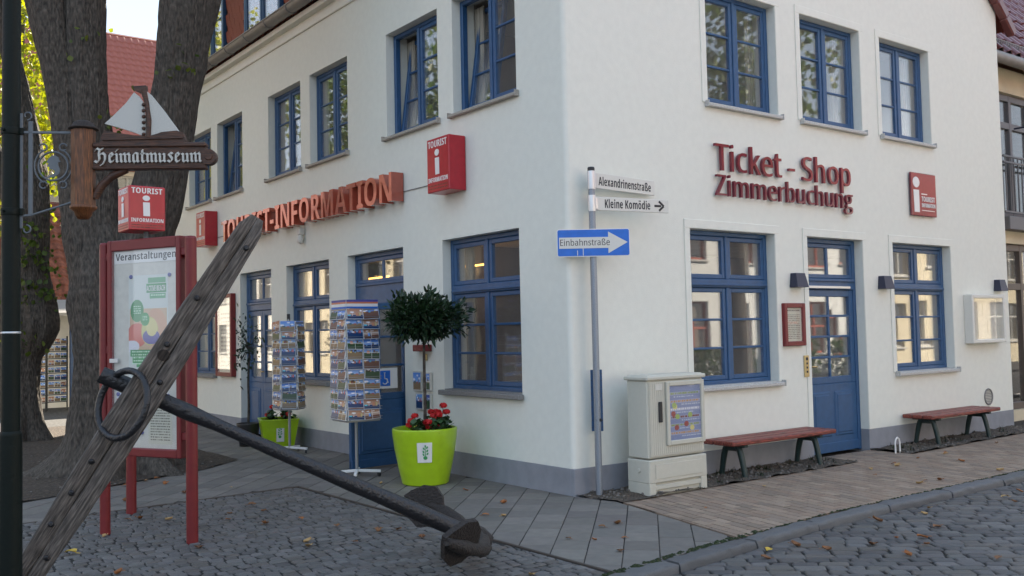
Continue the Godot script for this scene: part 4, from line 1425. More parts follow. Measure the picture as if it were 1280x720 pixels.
func make_prints() -> void:
	var skies := [Color(0.16, 0.40, 0.80), Color(0.30, 0.52, 0.85), Color(0.10, 0.22, 0.58), Color(0.66, 0.42, 0.28), Color(0.35, 0.58, 0.86)]
	for k in 10:
		var im := Image.create(72, 50, false, Image.FORMAT_RGB8)
		im.fill(Color(0.75, 0.77, 0.8))
		var s: Color = skies[k % 5]
		var hz := rng.randi_range(18, 34)
		for y in range(2, 48):
			var c: Color = s.lerp(Color(0.85, 0.9, 0.95), float(y) / hz * 0.5) if y < hz else [Color(0.1, 0.25, 0.45), Color(0.55, 0.45, 0.32), Color(0.2, 0.32, 0.2), Color(0.45, 0.3, 0.25)][k % 4].lerp(Color(0.3, 0.3, 0.3), (y - hz) / 90.0)
			im.fill_rect(Rect2i(2, y, 68, 1), c)
		for i in rng.randi_range(3, 8):
			var w := rng.randi_range(4, 13)
			var h := rng.randi_range(4, 16)
			im.fill_rect(Rect2i(rng.randi_range(2, 56), hz - h + 4, w, h), Color.from_hsv(rng.randf() * 0.14 + (0.0 if rng.randf() < 0.7 else 0.5), rng.randf_range(0.1, 0.7), rng.randf_range(0.25, 0.95)))
		for i in 3:
			blot(im, Vector2(rng.randf_range(8, 64), rng.randf_range(5, hz)), Vector2(rng.randf_range(4, 10), rng.randf_range(1.5, 4)), Color(0.95, 0.95, 0.97))
		if k % 3 == 0:
			im.fill_rect(Rect2i(35, 0, 2, 50), Color(0.92, 0.92, 0.9))
			im.fill_rect(Rect2i(0, 24, 72, 2), Color(0.92, 0.92, 0.9))
		picture("card%d" % k, im, 0.3)
	# event poster: pale sheet, green title blocks, colour figures
	var p := Image.create(140, 280, false, Image.FORMAT_RGB8)
	p.fill(Color(0.80, 0.82, 0.80))
	p.fill_rect(Rect2i(4, 90, 132, 110), Color(0.80, 0.68, 0.56))
	blot(p, Vector2(30, 160), Vector2(36, 32), Color(0.82, 0.42, 0.36))
	blot(p, Vector2(96, 140), Vector2(40, 50), Color(0.82, 0.64, 0.52))
	blot(p, Vector2(75, 150), Vector2(30, 38), Color(0.80, 0.78, 0.5))
	blot(p, Vector2(80, 165), Vector2(30, 20), Color(0.38, 0.36, 0.62))
	blot(p, Vector2(82, 140), Vector2(20, 24), Color(0.85, 0.80, 0.55))
	blot(p, Vector2(12, 190), Vector2(26, 16), Color(0.85, 0.85, 0.88))
	p.fill_rect(Rect2i(70, 8, 62, 14), Color(0.35, 0.62, 0.45))
	p.fill_rect(Rect2i(64, 24, 70, 24), Color(0.22, 0.55, 0.34))
	p.fill_rect(Rect2i(76, 50, 56, 14), Color(0.35, 0.62, 0.45))
	lines_print(p, Rect2i(80, 53, 48, 9), 1, Color(0.8, 0.9, 0.82))
	blot(p, Vector2(30, 95), Vector2(24, 30), Color(0.22, 0.55, 0.34))
	blot(p, Vector2(58, 118), Vector2(16, 18), Color(0.25, 0.60, 0.36))
	lines_print(p, Rect2i(18, 82, 26, 24), 4, Color(0.8, 0.9, 0.82))
	lines_print(p, Rect2i(50, 110, 17, 14), 3, Color(0.8, 0.9, 0.82))
	p.fill_rect(Rect2i(6, 200, 128, 18), Color(0.22, 0.56, 0.34))
	p.fill_rect(Rect2i(14, 219, 116, 16), Color(0.25, 0.60, 0.36))
	p.fill_rect(Rect2i(28, 236, 90, 10), Color(0.28, 0.62, 0.38))
	lines_print(p, Rect2i(12, 203, 116, 40), 5, Color(0.75, 0.88, 0.78))
	lines_print(p, Rect2i(10, 252, 120, 22), 3, Color(0.55, 0.58, 0.56))
	picture("poster", p, 0.4)
	var q := Image.create(110, 100, false, Image.FORMAT_RGB8)
	q.fill(Color(0.72, 0.75, 0.82))
	q.fill_rect(Rect2i(0, 34, 110, 40), Color(0.42, 0.42, 0.48))
	for i in 40:
		q.fill_rect(Rect2i(rng.randi_range(0, 106), rng.randi_range(30, 74), rng.randi_range(2, 6), rng.randi_range(6, 22)), Color.from_hsv(rng.randf(), 0.25, rng.randf_range(0.2, 0.85)))
	blot(q, Vector2(40, 12), Vector2(60, 7), Color(0.75, 0.35, 0.34))
	blot(q, Vector2(40, 8), Vector2(58, 7), Color(0.78, 0.80, 0.86))
	blot(q, Vector2(70, 84), Vector2(40, 12), Color(0.88, 0.86, 0.84))
	picture("poster_crowd", q, 0.4)
	var r := Image.create(128, 180, false, Image.FORMAT_RGB8)
	r.fill(Color(0.50, 0.54, 0.68))
	for k in 6:
		r.fill_rect(Rect2i(0, 22 + k * 26, 128, 11), Color(0.62, 0.64, 0.74))
		lines_print(r, Rect2i(8, 24 + k * 26, 112, 12), 1, [Color(0.55, 0.62, 0.30), Color(0.75, 0.55, 0.3), Color(0.85, 0.86, 0.88), Color(0.5, 0.25, 0.2)][k % 4])
		lines_print(r, Rect2i(20 + (k % 2) * 30, 36 + k * 26, 80, 8), 1, Color(0.72, 0.76, 0.82))
	for k in 8:
		blot(r, Vector2(rng.randi_range(10, 118), rng.randi_range(20, 160)), Vector2(9, 9), [Color(0.62, 0.7, 0.35), Color(0.6, 0.25, 0.2), Color(0.85, 0.8, 0.5)][k % 3])
	picture("poster_market", r, 0.3)
	var s2 := Image.create(90, 130, false, Image.FORMAT_RGB8)
	s2.fill(Color(0.78, 0.77, 0.70))
	lines_print(s2, Rect2i(8, 8, 74, 10), 1, Color(0.25, 0.22, 0.2))
	lines_print(s2, Rect2i(8, 26, 74, 98), 14, Color(0.42, 0.40, 0.36))
	picture("menu_sheet", s2, 0.5)

func leafy_sheet(parent: Node, called: String, t: Transform3D, w: float, h: float, m: Material) -> MeshInstance3D:
	var mb := MB.new()
	mb.quad(V(0, 0, 0), V(w, 0, 0), V(w, h, 0), V(0, h, 0))
	var o := part(parent, called, mb, m)
	o.transform = t
	return o

# ---------------------------------------------------------------- anchor
func anchor() -> void:
	var a := thing("anchor", "old iron anchor with grey wooden stock resting on the cobbles", "anchor")
	var ring_end := V(-4.56, 1.40, 0.905)
	var crown_pt := V(-2.30, 0.20, 1.60)
	var sh := (crown_pt - ring_end).normalized()
	var bot := V(-4.99, 0.03, 0.52)
	var top := V(-3.746, 2.357, 1.391)
	var sd := (top - bot).normalized()
	var nn := sd.cross(sh).normalized()
	# shank: eight-sided, thicker to the crown
	var m := MB.new()
	var pts := []
	var rad := []
	for i in 15:
		var t := i / 14.0
		pts.append(ring_end.lerp(crown_pt, t) + nn * 0.006 * sin(t * 9.0))
		rad.append(lerpf(0.041, 0.060, smoothstep(0.2, 1.0, t)) + (0.012 if t < 0.22 else 0.0) + 0.002 * sin(i * 2.3))
	m.tube(pts, rad, 10)
	part(a, "shank", m, M.iron)
	var an := (nn + V(0, -0.13, 0)).normalized()
	# arms: a bow across the shank, tips curling back to the ring, with palms
	var arm := MB.new()
	var ap := []
	var ar := []
	for i in 25:
		var s := i / 12.0 - 1.0
		ap.append(crown_pt + sh * 0.03 + an * (0.74 * sin(s * 1.2) / sin(1.2)) - sh * (0.40 * (1 - cos(s * 1.2)) / (1 - cos(1.2))))
		ar.append(0.082 * (1.0 - 0.6 * s * s))
	arm.tube(ap, ar, 18)
	# crown block and the stub of the shank beyond it
	arm.tube([crown_pt - sh * 0.04, crown_pt + sh * 0.06, crown_pt + sh * 0.13, crown_pt + sh * 0.15], [0.10, 0.115, 0.08, 0.03], 12)
	var fn := FastNoiseLite.new()
	fn.frequency = 6.0
	for i in arm.v.size():
		arm.v[i] -= sd * (arm.v[i] - crown_pt).dot(sd) * 0.25
		arm.v[i] += arm.n[i] * 0.022 * fn.get_noise_3dv(arm.v[i]) + arm.n[i] * 0.012 * fn.get_noise_3dv(arm.v[i] * 3.0)
	part(a, "arms", arm, M.iron_rust)
	for e in [-1.0, 1.0]:
		var s: float = e * 0.80
		var c: Vector3 = crown_pt + sh * 0.03 + an * (0.74 * sin(s * 1.2) / sin(1.2)) - sh * (0.40 * (1 - cos(s * 1.2)) / (1 - cos(1.2)))
		var s2: float = e * 0.95
		var c2: Vector3 = crown_pt + sh * 0.03 + an * (0.74 * sin(s2 * 1.2) / sin(1.2)) - sh * (0.40 * (1 - cos(s2 * 1.2)) / (1 - cos(1.2)))
		var along := (c2 - c).normalized()
		var wide := sd
		var face := wide.cross(along).normalized()
		if face.dot(sh) > 0:
			face = -face
		wide = along.cross(face)
		var pm := MB.new()
		pm.T = Transform3D(Basis(wide, along, face), c + face * 0.035)
		pm.prism(PackedVector2Array([Vector2(-0.04, -0.16), Vector2(-0.12, -0.11), Vector2(-0.165, -0.03), Vector2(-0.135, 0.06), Vector2(-0.06, 0.13), Vector2(0.0, 0.17), Vector2(0.06, 0.13), Vector2(0.135, 0.06), Vector2(0.165, -0.03), Vector2(0.12, -0.11), Vector2(0.04, -0.16)]), -0.016, 0.022)
		part(a, "palm", pm, M.iron_rust)
	# wooden stock in two halves bolted round the shank
	var L := bot.distance_to(top)
	var across := sd.cross(nn).normalized()
	var basis := Basis(across, nn, sd)
	for k in [-1.0, 1.0]:
		var P := []
		for i in 33:
			var z := i / 32.0
			var w := lerpf(0.150, 0.232, 1.0 - pow(absf(z - 0.46) / 0.54, 1.4))
			if z > 0.985:
				w *= 0.75
			if z > 0.999:
				w *= 0.7
			var th := w * 0.92
			var r := PackedVector3Array()
			var x0 := 0.007 + 0.005 * sin(i * 0.7)
			for q in [[-0.002, -0.36], [x0, -0.495], [0.46 * w, -0.5], [0.5 * w, -0.45], [0.5 * w, 0.45], [0.46 * w, 0.5], [x0, 0.495], [-0.002, 0.46]]:
				r.append(V(k * (q[0] + rng.randf_range(-0.002, 0.002)), q[1] * th + rng.randf_range(-0.002, 0.002), z * L))
			P.append(r)
		var wd := MB.new()
		wd.grid(P, true, k > 0)
		for e in [0, 32]:
			for j in range(1, 7):
				wd.tn(P[e][0], P[e][j], P[e][j + 1], V(0, 0, -1) if e == 0 else V(0, 0, 1))
		part(a, "stock_half", wd, M.oak_grey).transform = Transform3D(basis, bot)
	for z in [0.13, 0.2, 0.28, 0.36, 0.58, 0.66, 0.78, 0.93]:
		var bm := MB.new()
		var side := 0.045 if int(z * 100) % 2 == 0 else -0.04
		var w := lerpf(0.150, 0.232, 1.0 - pow(absf(z - 0.46) / 0.54, 1.4)) * 0.92 / 2
		for e in [-1.0]:
			bm.tube([V(side, e * (w - 0.01), z * L), V(side, e * (w + 0.006), z * L), V(side, e * (w + 0.010), z * L)], [0.018, 0.018, 0.008], 10)
		part(a, "bolt", bm, M.iron).transform = Transform3D(basis, bot)
	for z in [0.635]:
		var km := MB.new()
		km.tube([V(0.03, -0.095, z * L), V(0.03, -0.104, z * L)], [0.038, 0.034], 14)
		part(a, "knot", km, M.oak_dark).transform = Transform3D(basis, bot)
	# ring hanging through the shank's end
	var rc := V(-4.478, 1.22, 1.07)
	var rx := (V(0.798, 0, 0.603) * 0.87 - V(0.603, 0, -0.798) * 0.45).normalized()
	var ry := (Vector3.UP * 0.96 + V(0.603, 0, -0.798) * 0.25)
	ry = (ry - rx * ry.dot(rx)).normalized()
	var rp := []
	var rr := []
	for i in 37:
		var t := TAU * i / 36
		rp.append(rc + (rx * cos(t) + ry * sin(t)) * 0.205)
		rr.append(0.021)
	var rm := MB.new()
	rm.tube(rp, rr, 10, false)
	part(a, "ring", rm, M.iron)

# ---------------------------------------------------------------- lamp post and museum sign
func nib(mb: MB, pts: Array, w: float, ang: float, z: float) -> void:
	var d := Vector2(cos(ang), sin(ang)) * w / 2
	for i in pts.size() - 1:
		var a: Vector2 = pts[i]
		var b: Vector2 = pts[i + 1]
		var t := (b - a).normalized() * 0.02
		a -= t
		b += t
		var poly := PackedVector2Array([a + d, b + d, b - d, a - d])
		var off := absf((b - a).normalized().cross(d.normalized()))
		if off < 0.3:
			var e := Vector2(-d.y, d.x).normalized() * 0.035
			poly = PackedVector2Array([a + d + e, b + d + e, b - d - e, a - d - e])
			if (b - a).dot(d) < 0:
				poly = PackedVector2Array([a - d * 0.2 + e, b + d * 0.2 + e, b + d * 0.2 - e, a - d * 0.2 - e])
		mb.prism(poly, 0.0, z + 0.0004 * (i % 3))

func black_letter(ch: String) -> Array:
	var minim := func(x: float) -> Array: return [Vector2(x - 0.05, 0.88), Vector2(x + 0.06, 0.79), Vector2(x + 0.06, 0.18), Vector2(x + 0.17, 0.07)]
	match ch:
		"i": return [0.42, [minim.call(0.05), [Vector2(0.02, 1.17), Vector2(0.14, 1.28)]]]
		"m": return [1.25, [minim.call(0.05), minim.call(0.46), minim.call(0.87), [Vector2(0.15, 0.75), Vector2(0.44, 0.95)], [Vector2(0.56, 0.75), Vector2(0.85, 0.95)]]]
		"u": return [0.86, [minim.call(0.05), minim.call(0.48), [Vector2(0.2, 0.06), Vector2(0.5, 0.25)]]]
		"e": return [0.72, [[Vector2(0.1, 0.8), Vector2(0.1, 0.22), Vector2(0.26, 0.05), Vector2(0.5, 0.2)], [Vector2(0.08, 0.84), Vector2(0.28, 0.97), Vector2(0.46, 0.78), Vector2(0.16, 0.52)]]]
		"a": return [0.82, [[Vector2(0.5, 0.92), Vector2(0.5, 0.18), Vector2(0.62, 0.07)], [Vector2(0.5, 0.92), Vector2(0.26, 0.97), Vector2(0.09, 0.8), Vector2(0.09, 0.22), Vector2(0.24, 0.05), Vector2(0.48, 0.25)]]]
		"t": return [0.58, [[Vector2(0.16, 1.25), Vector2(0.16, 0.2), Vector2(0.28, 0.05), Vector2(0.44, 0.16)], [Vector2(0.0, 0.9), Vector2(0.42, 0.9)]]]
		"s": return [0.74, [[Vector2(0.52, 0.86), Vector2(0.32, 0.98), Vector2(0.13, 0.82), Vector2(0.46, 0.42), Vector2(0.46, 0.22), Vector2(0.26, 0.04), Vector2(0.06, 0.2)]]]
	return [1.35, [[Vector2(0.02, 1.25), Vector2(0.22, 1.45), Vector2(0.5, 1.28), Vector2(0.78, 1.42)], [Vector2(0.46, 1.3), Vector2(0.38, 0.95), Vector2(0.46, 0.35), Vector2(0.22, 0.05), Vector2(0.0, 0.2)], [Vector2(0.5, 0.82), Vector2(0.78, 0.98), Vector2(1.0, 0.78), Vector2(1.0, 0.3), Vector2(0.8, -0.1), Vector2(0.5, -0.3)]]]

func arc(c: Vector2, r: float, a0: float, a1: float, n: int, spiral := 0.0) -> Array:
	var out := []
	for i in n + 1:
		var t := float(i) / n
		var a := lerpf(a0, a1, t)
		out.append(V(c.x + (r - spiral * t) * cos(a), c.y + (r - spiral * t) * sin(a), 0))
	return out

func same(n: int, r: float) -> Array:
	var o := []
	for i in n:
		o.append(r)
	return o

func lamp_and_museum_sign() -> void:
	var at := V(-5.088, 0, 1.10)
	var p := thing("lamp_post", "dark green round lamp post carrying the museum sign", "lamp post", at)
	var m := MB.new()
	m.lathe([Vector2(0.05, 1.1), Vector2(0.05, 2.6), Vector2(0.047, 4.4), Vector2(0.04, 5.2), Vector2(0.0, 5.2)], 24)
	part(p, "pole", m, M.post_green)
	var b := MB.new()
	b.lathe([Vector2(0.075, -0.05), Vector2(0.072, 0.25), Vector2(0.062, 0.3), Vector2(0.061, 1.085), Vector2(0.055, 1.105), Vector2(0.048, 1.11)], 24)
	part(p, "base_sleeve", b, M.post_green)
	var r := MB.new()
	r.lathe([Vector2(0.0502, 1.655), Vector2(0.0525, 1.658), Vector2(0.0525, 1.664), Vector2(0.0502, 1.667)], 24)
	part(p, "band", r, M.alu)
	var lh := MB.new()
	lh.lathe([Vector2(0.04, 5.2), Vector2(0.16, 5.3), Vector2(0.2, 5.6), Vector2(0.24, 5.62), Vector2(0.1, 5.8), Vector2(0.0, 5.84)], 20)
	part(p, "lantern", lh, M.post_green)

	var u := V(0.841, 0, 0.541)
	var basis := Basis(u, Vector3.UP, u.cross(Vector3.UP))
	var s := thing("museum_sign", "carved wooden Heimatmuseum sign with white sailing boat on iron bracket", "sign", at)
	s.transform = Transform3D(basis, at)
	var k := 0.00445
	var X := func(px: float) -> float: return (px - 14.0) * k
	var Y := func(py: float) -> float: return 2.73 - (py - 180.0) * 0.00457
	# iron bracket
	var ir := MB.new()
	for q in [[26.0, 140.0, 285.0, 0.010], [38.0, 150.0, 268.0, 0.012]]:
		ir.bbox(V(X.call(q[0]) - q[3], Y.call(q[2]), -0.006), V(X.call(q[0]) + q[3], Y.call(q[1]), 0.006), 0.002)
	ir.beam(V(0.045, Y.call(164), 0), V(X.call(92), Y.call(165), 0), 0.012, 0.014, 0.002)
	ir.beam(V(0.045, Y.call(269), 0), V(X.call(40), Y.call(268), 0), 0.012, 0.012, 0.002)
	ir.beam(V(X.call(39), Y.call(268), 0), V(X.call(91), Y.call(252), 0), 0.012, 0.010, 0.002)
	for q in [[34.0, 143.0, -1.6, 3.6], [33.0, 286.0, 1.6, -3.6]]:
		ir.tube(arc(Vector2(X.call(q[0]), Y.call(q[1])), 0.026, q[2], q[3], 16, 0.012), same(17, 0.005), 6)
	part(s, "bracket", ir, M.wrought)
	for y in [163.0, 264.0]:
		var c := MB.new()
		c.lathe([Vector2(0.0502, -0.02), Vector2(0.056, -0.018), Vector2(0.056, 0.018), Vector2(0.0502, 0.02)], 20, V(0, Y.call(y), 0))
		c.bbox(V(0.045, Y.call(y) - 0.02, -0.015), V(0.07, Y.call(y) + 0.02, 0.015), 0.003)
		c.tube([V(-0.02, Y.call(y), 0.05), V(-0.02, Y.call(y), 0.066)], [0.009, 0.007], 8)
		part(s, "clamp", c, M.post_green)
	var md := MB.new()
	var mc := Vector2(X.call(66), Y.call(207))
	md.tube(arc(mc, 0.082, 0.0, TAU, 32), same(33, 0.006), 6, false)
	for e in [-1.0, 1.0]:
		for f in [-1.0, 1.0]:
			md.tube(arc(mc + Vector2(e * 0.055, f * 0.108), 0.022, PI / 2 - e * f * 1.2, PI / 2 - e * f * 1.2 + e * f * 5.2, 14, 0.004), same(15, 0.005), 6)
		var side := []
		for i in 11:
			var a := lerpf(-1.05, 1.05, i / 10.0)
			side.append(V(mc.x + e * 0.104 * cos(a), mc.y + 0.108 * sin(a), 0))
		md.tube(side, same(11, 0.005), 6)
	part(s, "medallion", md, M.wrought)
	var gr := MB.new()
	gr.T = Transform3D(Basis(), V(mc.x, mc.y, 0))
	gr.prism(PackedVector2Array([Vector2(-0.028, 0.04), Vector2(-0.012, 0.058), Vector2(0.008, 0.064), Vector2(0.028, 0.052), Vector2(0.032, 0.036), Vector2(0.044, 0.028), Vector2(0.026, 0.02), Vector2(0.030, 0.0), Vector2(0.038, -0.02), Vector2(0.034, -0.042), Vector2(0.012, -0.060), Vector2(-0.022, -0.066), Vector2(-0.045, -0.070), Vector2(-0.02, -0.052), Vector2(0.006, -0.042), Vector2(0.010, -0.028), Vector2(-0.006, -0.018), Vector2(-0.024, -0.018), Vector2(-0.018, -0.006), Vector2(-0.032, -0.002), Vector2(-0.026, 0.016), Vector2(-0.036, 0.022)]), -0.003, 0.004)
	part(s, "sea_horse", gr, M.wrought)
	# hanging wooden post, cap and turned drop
	var hp := MB.new()
	var hx: float = X.call(103.5)
	var oct := PackedVector2Array()
	for i in 8:
		var a := PI / 8 + TAU * i / 8
		oct.append(Vector2(cos(a), sin(a)) * 0.0655)
	hp.T = Transform3D(Basis(V(1, 0, 0), V(0, 0, -1), V(0, 1, 0)), V(hx, Y.call(257), 0))
	hp.prism(oct, 0.0, Y.call(161) - Y.call(257))
	part(s, "hanging_post", hp, M.wood_orange)
	var cp := MB.new()
	cp.lathe([Vector2(0.06, Y.call(162)), Vector2(0.082, Y.call(161)), Vector2(0.082, Y.call(159)), Vector2(0.062, Y.call(157)), Vector2(0.055, Y.call(153)), Vector2(0.03, Y.call(150)), Vector2(0.0, Y.call(149.3))], 24, V(hx, 0, 0))
	part(s, "post_cap", cp, M.oak_dark)
	var dp := MB.new()
	dp.lathe([Vector2(0.0, Y.call(275)), Vector2(0.03, Y.call(274)), Vector2(0.045, Y.call(269)), Vector2(0.05, Y.call(265)), Vector2(0.072, Y.call(261.5)), Vector2(0.074, Y.call(258)), Vector2(0.06, Y.call(256.8))], 24, V(hx, 0, 0))
	part(s, "turned_drop", dp, M.wood_orange)
	# board with raised rim
	var bd := MB.new()
	var x0: float = X.call(116)
	var x1: float = X.call(259)
	var y0: float = Y.call(211.5)
	var y1: float = Y.call(181)
	bd.bbox(V(x0, y0, -0.03), V(x1, y1, 0.022), 0.006)
	bd.bbox(V(x0 + 0.003, y1 - 0.018, -0.034), V(x1 + 0.004, y1 + 0.010, 0.034), 0.007)
	bd.bbox(V(x0 + 0.003, y0 - 0.006, -0.034), V(x1 + 0.004, y0 + 0.012, 0.032), 0.006)
	bd.tube([V(x1 + 0.012, (y0 + y1) / 2 - 0.004, -0.032), V(x1 + 0.012, (y0 + y1) / 2 - 0.004, 0.03)], [0.046, 0.046], 20)
	bd.tube([V(x1 + 0.018, (y0 + y1) / 2 - 0.004, 0.029), V(x1 + 0.018, (y0 + y1) / 2 - 0.004, 0.036)], [0.024, 0.02], 16)
	part(s, "board", bd, M.wood_brown)
	var br := MB.new()
	br.tube([V(X.call(117), Y.call(247), -0.004), V(X.call(126), Y.call(232), -0.004), V(X.call(139), Y.call(220), -0.004), V(X.call(158), Y.call(212), -0.004)], [0.026, 0.024, 0.024, 0.02], 8)
	part(s, "brace", br, M.wood_brown)
	# lettering with a broad pen
	var word := "Heimatmuseum"
	var total := 0.0
	for ch in word:
		total += black_letter(ch)[0]
	var sc: float = (X.call(255.5) - X.call(120)) / total
	var pen: float = X.call(120.5)
	for ch in word:
		var g := black_letter(ch)
		var lm := MB.new()
		for q in g[1]:
			nib(lm, q, 0.235, 0.66, 0.45)
		var o := part(s, "letter", lm, M.chalk)
		o.transform = Transform3D(Basis.from_scale(V(sc, sc * 1.03, 0.03)), V(pen, Y.call(204.5), 0.0225))
		pen += g[0] * sc
	# boat
	var hl := MB.new()
	var hull := PackedVector2Array()
	for q in [[126, 181], [127, 171], [131, 164], [150, 167.5], [170, 170.5], [188, 171], [206, 166], [222, 164.5], [230, 167], [233, 176], [232, 181]]:
		hull.append(Vector2(X.call(q[0]), Y.call(q[1])))
	hl.prism(hull, -0.03, 0.02)
	hl.beam(V(X.call(129), Y.call(176), 0.024), V(X.call(230), Y.call(174), 0.024), 0.008, 0.010, 0.002)
	var hull_o := part(s, "boat_hull", hl, M.wood_brown)
	hull_o.position = V(0, 0.004, 0)
	for q in [[[131, 154], [142, 144], [158, 128], [168, 114.5], [174, 119], [179, 126], [181, 140], [182, 171], [170, 166], [150, 159.5]], [[184.5, 113.5], [189, 117], [205, 137], [227, 167.5], [212, 164.5], [202, 165], [194, 168.5], [187.5, 172], [189.5, 150], [187.5, 130]]]:
		var poly := PackedVector2Array()
		for e in q:
			poly.append(Vector2(X.call(e[0]), Y.call(e[1])))
		var sm := MB.new()
		sm.prism(poly, -0.01, 0.012)
		part(s, "sail", sm, M.chalk)
	var ms := MB.new()
	ms.tube([V(X.call(186), Y.call(172), 0.012), V(X.call(187), Y.call(150), 0.012), V(X.call(184), Y.call(128), 0.012), V(X.call(180), Y.call(112), 0.012)], [0.014, 0.014, 0.012, 0.018], 8)
	for i in 6:
		ms.lathe([Vector2(0.0, -0.012), Vector2(0.011, -0.006), Vector2(0.011, 0.006), Vector2(0.0, 0.012)], 8, V(X.call(180.5), Y.call(168 - i * 7.5), 0.016))
	ms.prism(PackedVector2Array([Vector2(X.call(167), Y.call(107)), Vector2(X.call(184), Y.call(106)), Vector2(X.call(184), Y.call(112)), Vector2(X.call(176), Y.call(115)), Vector2(X.call(169), Y.call(112))]), -0.012, 0.02)
	part(s, "mast", ms, M.wood_brown)

# ---------------------------------------------------------------- red information boxes
func info_box(t: Transform3D, w: float, h: float, d: float, label: String, group := "") -> Node3D:
	# front face at local z = 0, lower left at the origin
	var o := thing("information_box", label, "sign", t.origin, 0.0, group)
	o.transform = t
	var b := MB.new()
	b.bbox(V(0, 0, -d), V(w, h, 0), 0.008)
	part(o, "box", b, M.red_box)
	for f in 2:
		var ft := Transform3D(Basis(), V(0, 0, 0.001)) if f == 0 else Transform3D(Basis(V(0, 0, 1), V(0, 1, 0), V(-1, 0, 0)), V(-0.001, 0, -d))
		var fw := w if f == 0 else d
		text(o, "lettering", "TOURIST", bold, shift(ft, fw * 0.07, h * 0.83), fw * 0.84, h * 0.125, 0.003, M.white)
		text(o, "lettering", "INFORMATION", bold, shift(ft, fw * 0.06, h * 0.185), fw * 0.88, h * 0.085, 0.003, M.white)
		var i := MB.new()
		var e := PackedVector2Array()
		for k in 20:
			e.append(Vector2(fw * 0.47 + fw * 0.10 * cos(TAU * k / 20), h * 0.725 + h * 0.062 * sin(TAU * k / 20)))
		i.prism(e, 0.0, 0.003)
		i.prism(PackedVector2Array([Vector2(fw * 0.39, h * 0.32), Vector2(fw * 0.57, h * 0.32), Vector2(fw * 0.565, h * 0.63), Vector2(fw * 0.38, h * 0.63)]), 0.0, 0.003)
		part(o, "information_mark", i, M.white).transform = ft
		var sm := MB.new()
		for k in 2:
			var x := fw * 0.07
			while x < fw * 0.9:
				var l := rng.randf_range(0.02, 0.06) * fw / 0.4
				sm.box(V(x, h * (0.055 + 0.055 * k), 0.0), V(minf(x + l, fw * 0.93), h * (0.075 + 0.055 * k), 0.001))
				x += l + 0.006
		part(o, "small_print", sm, M.bench_red).transform = ft
	return o

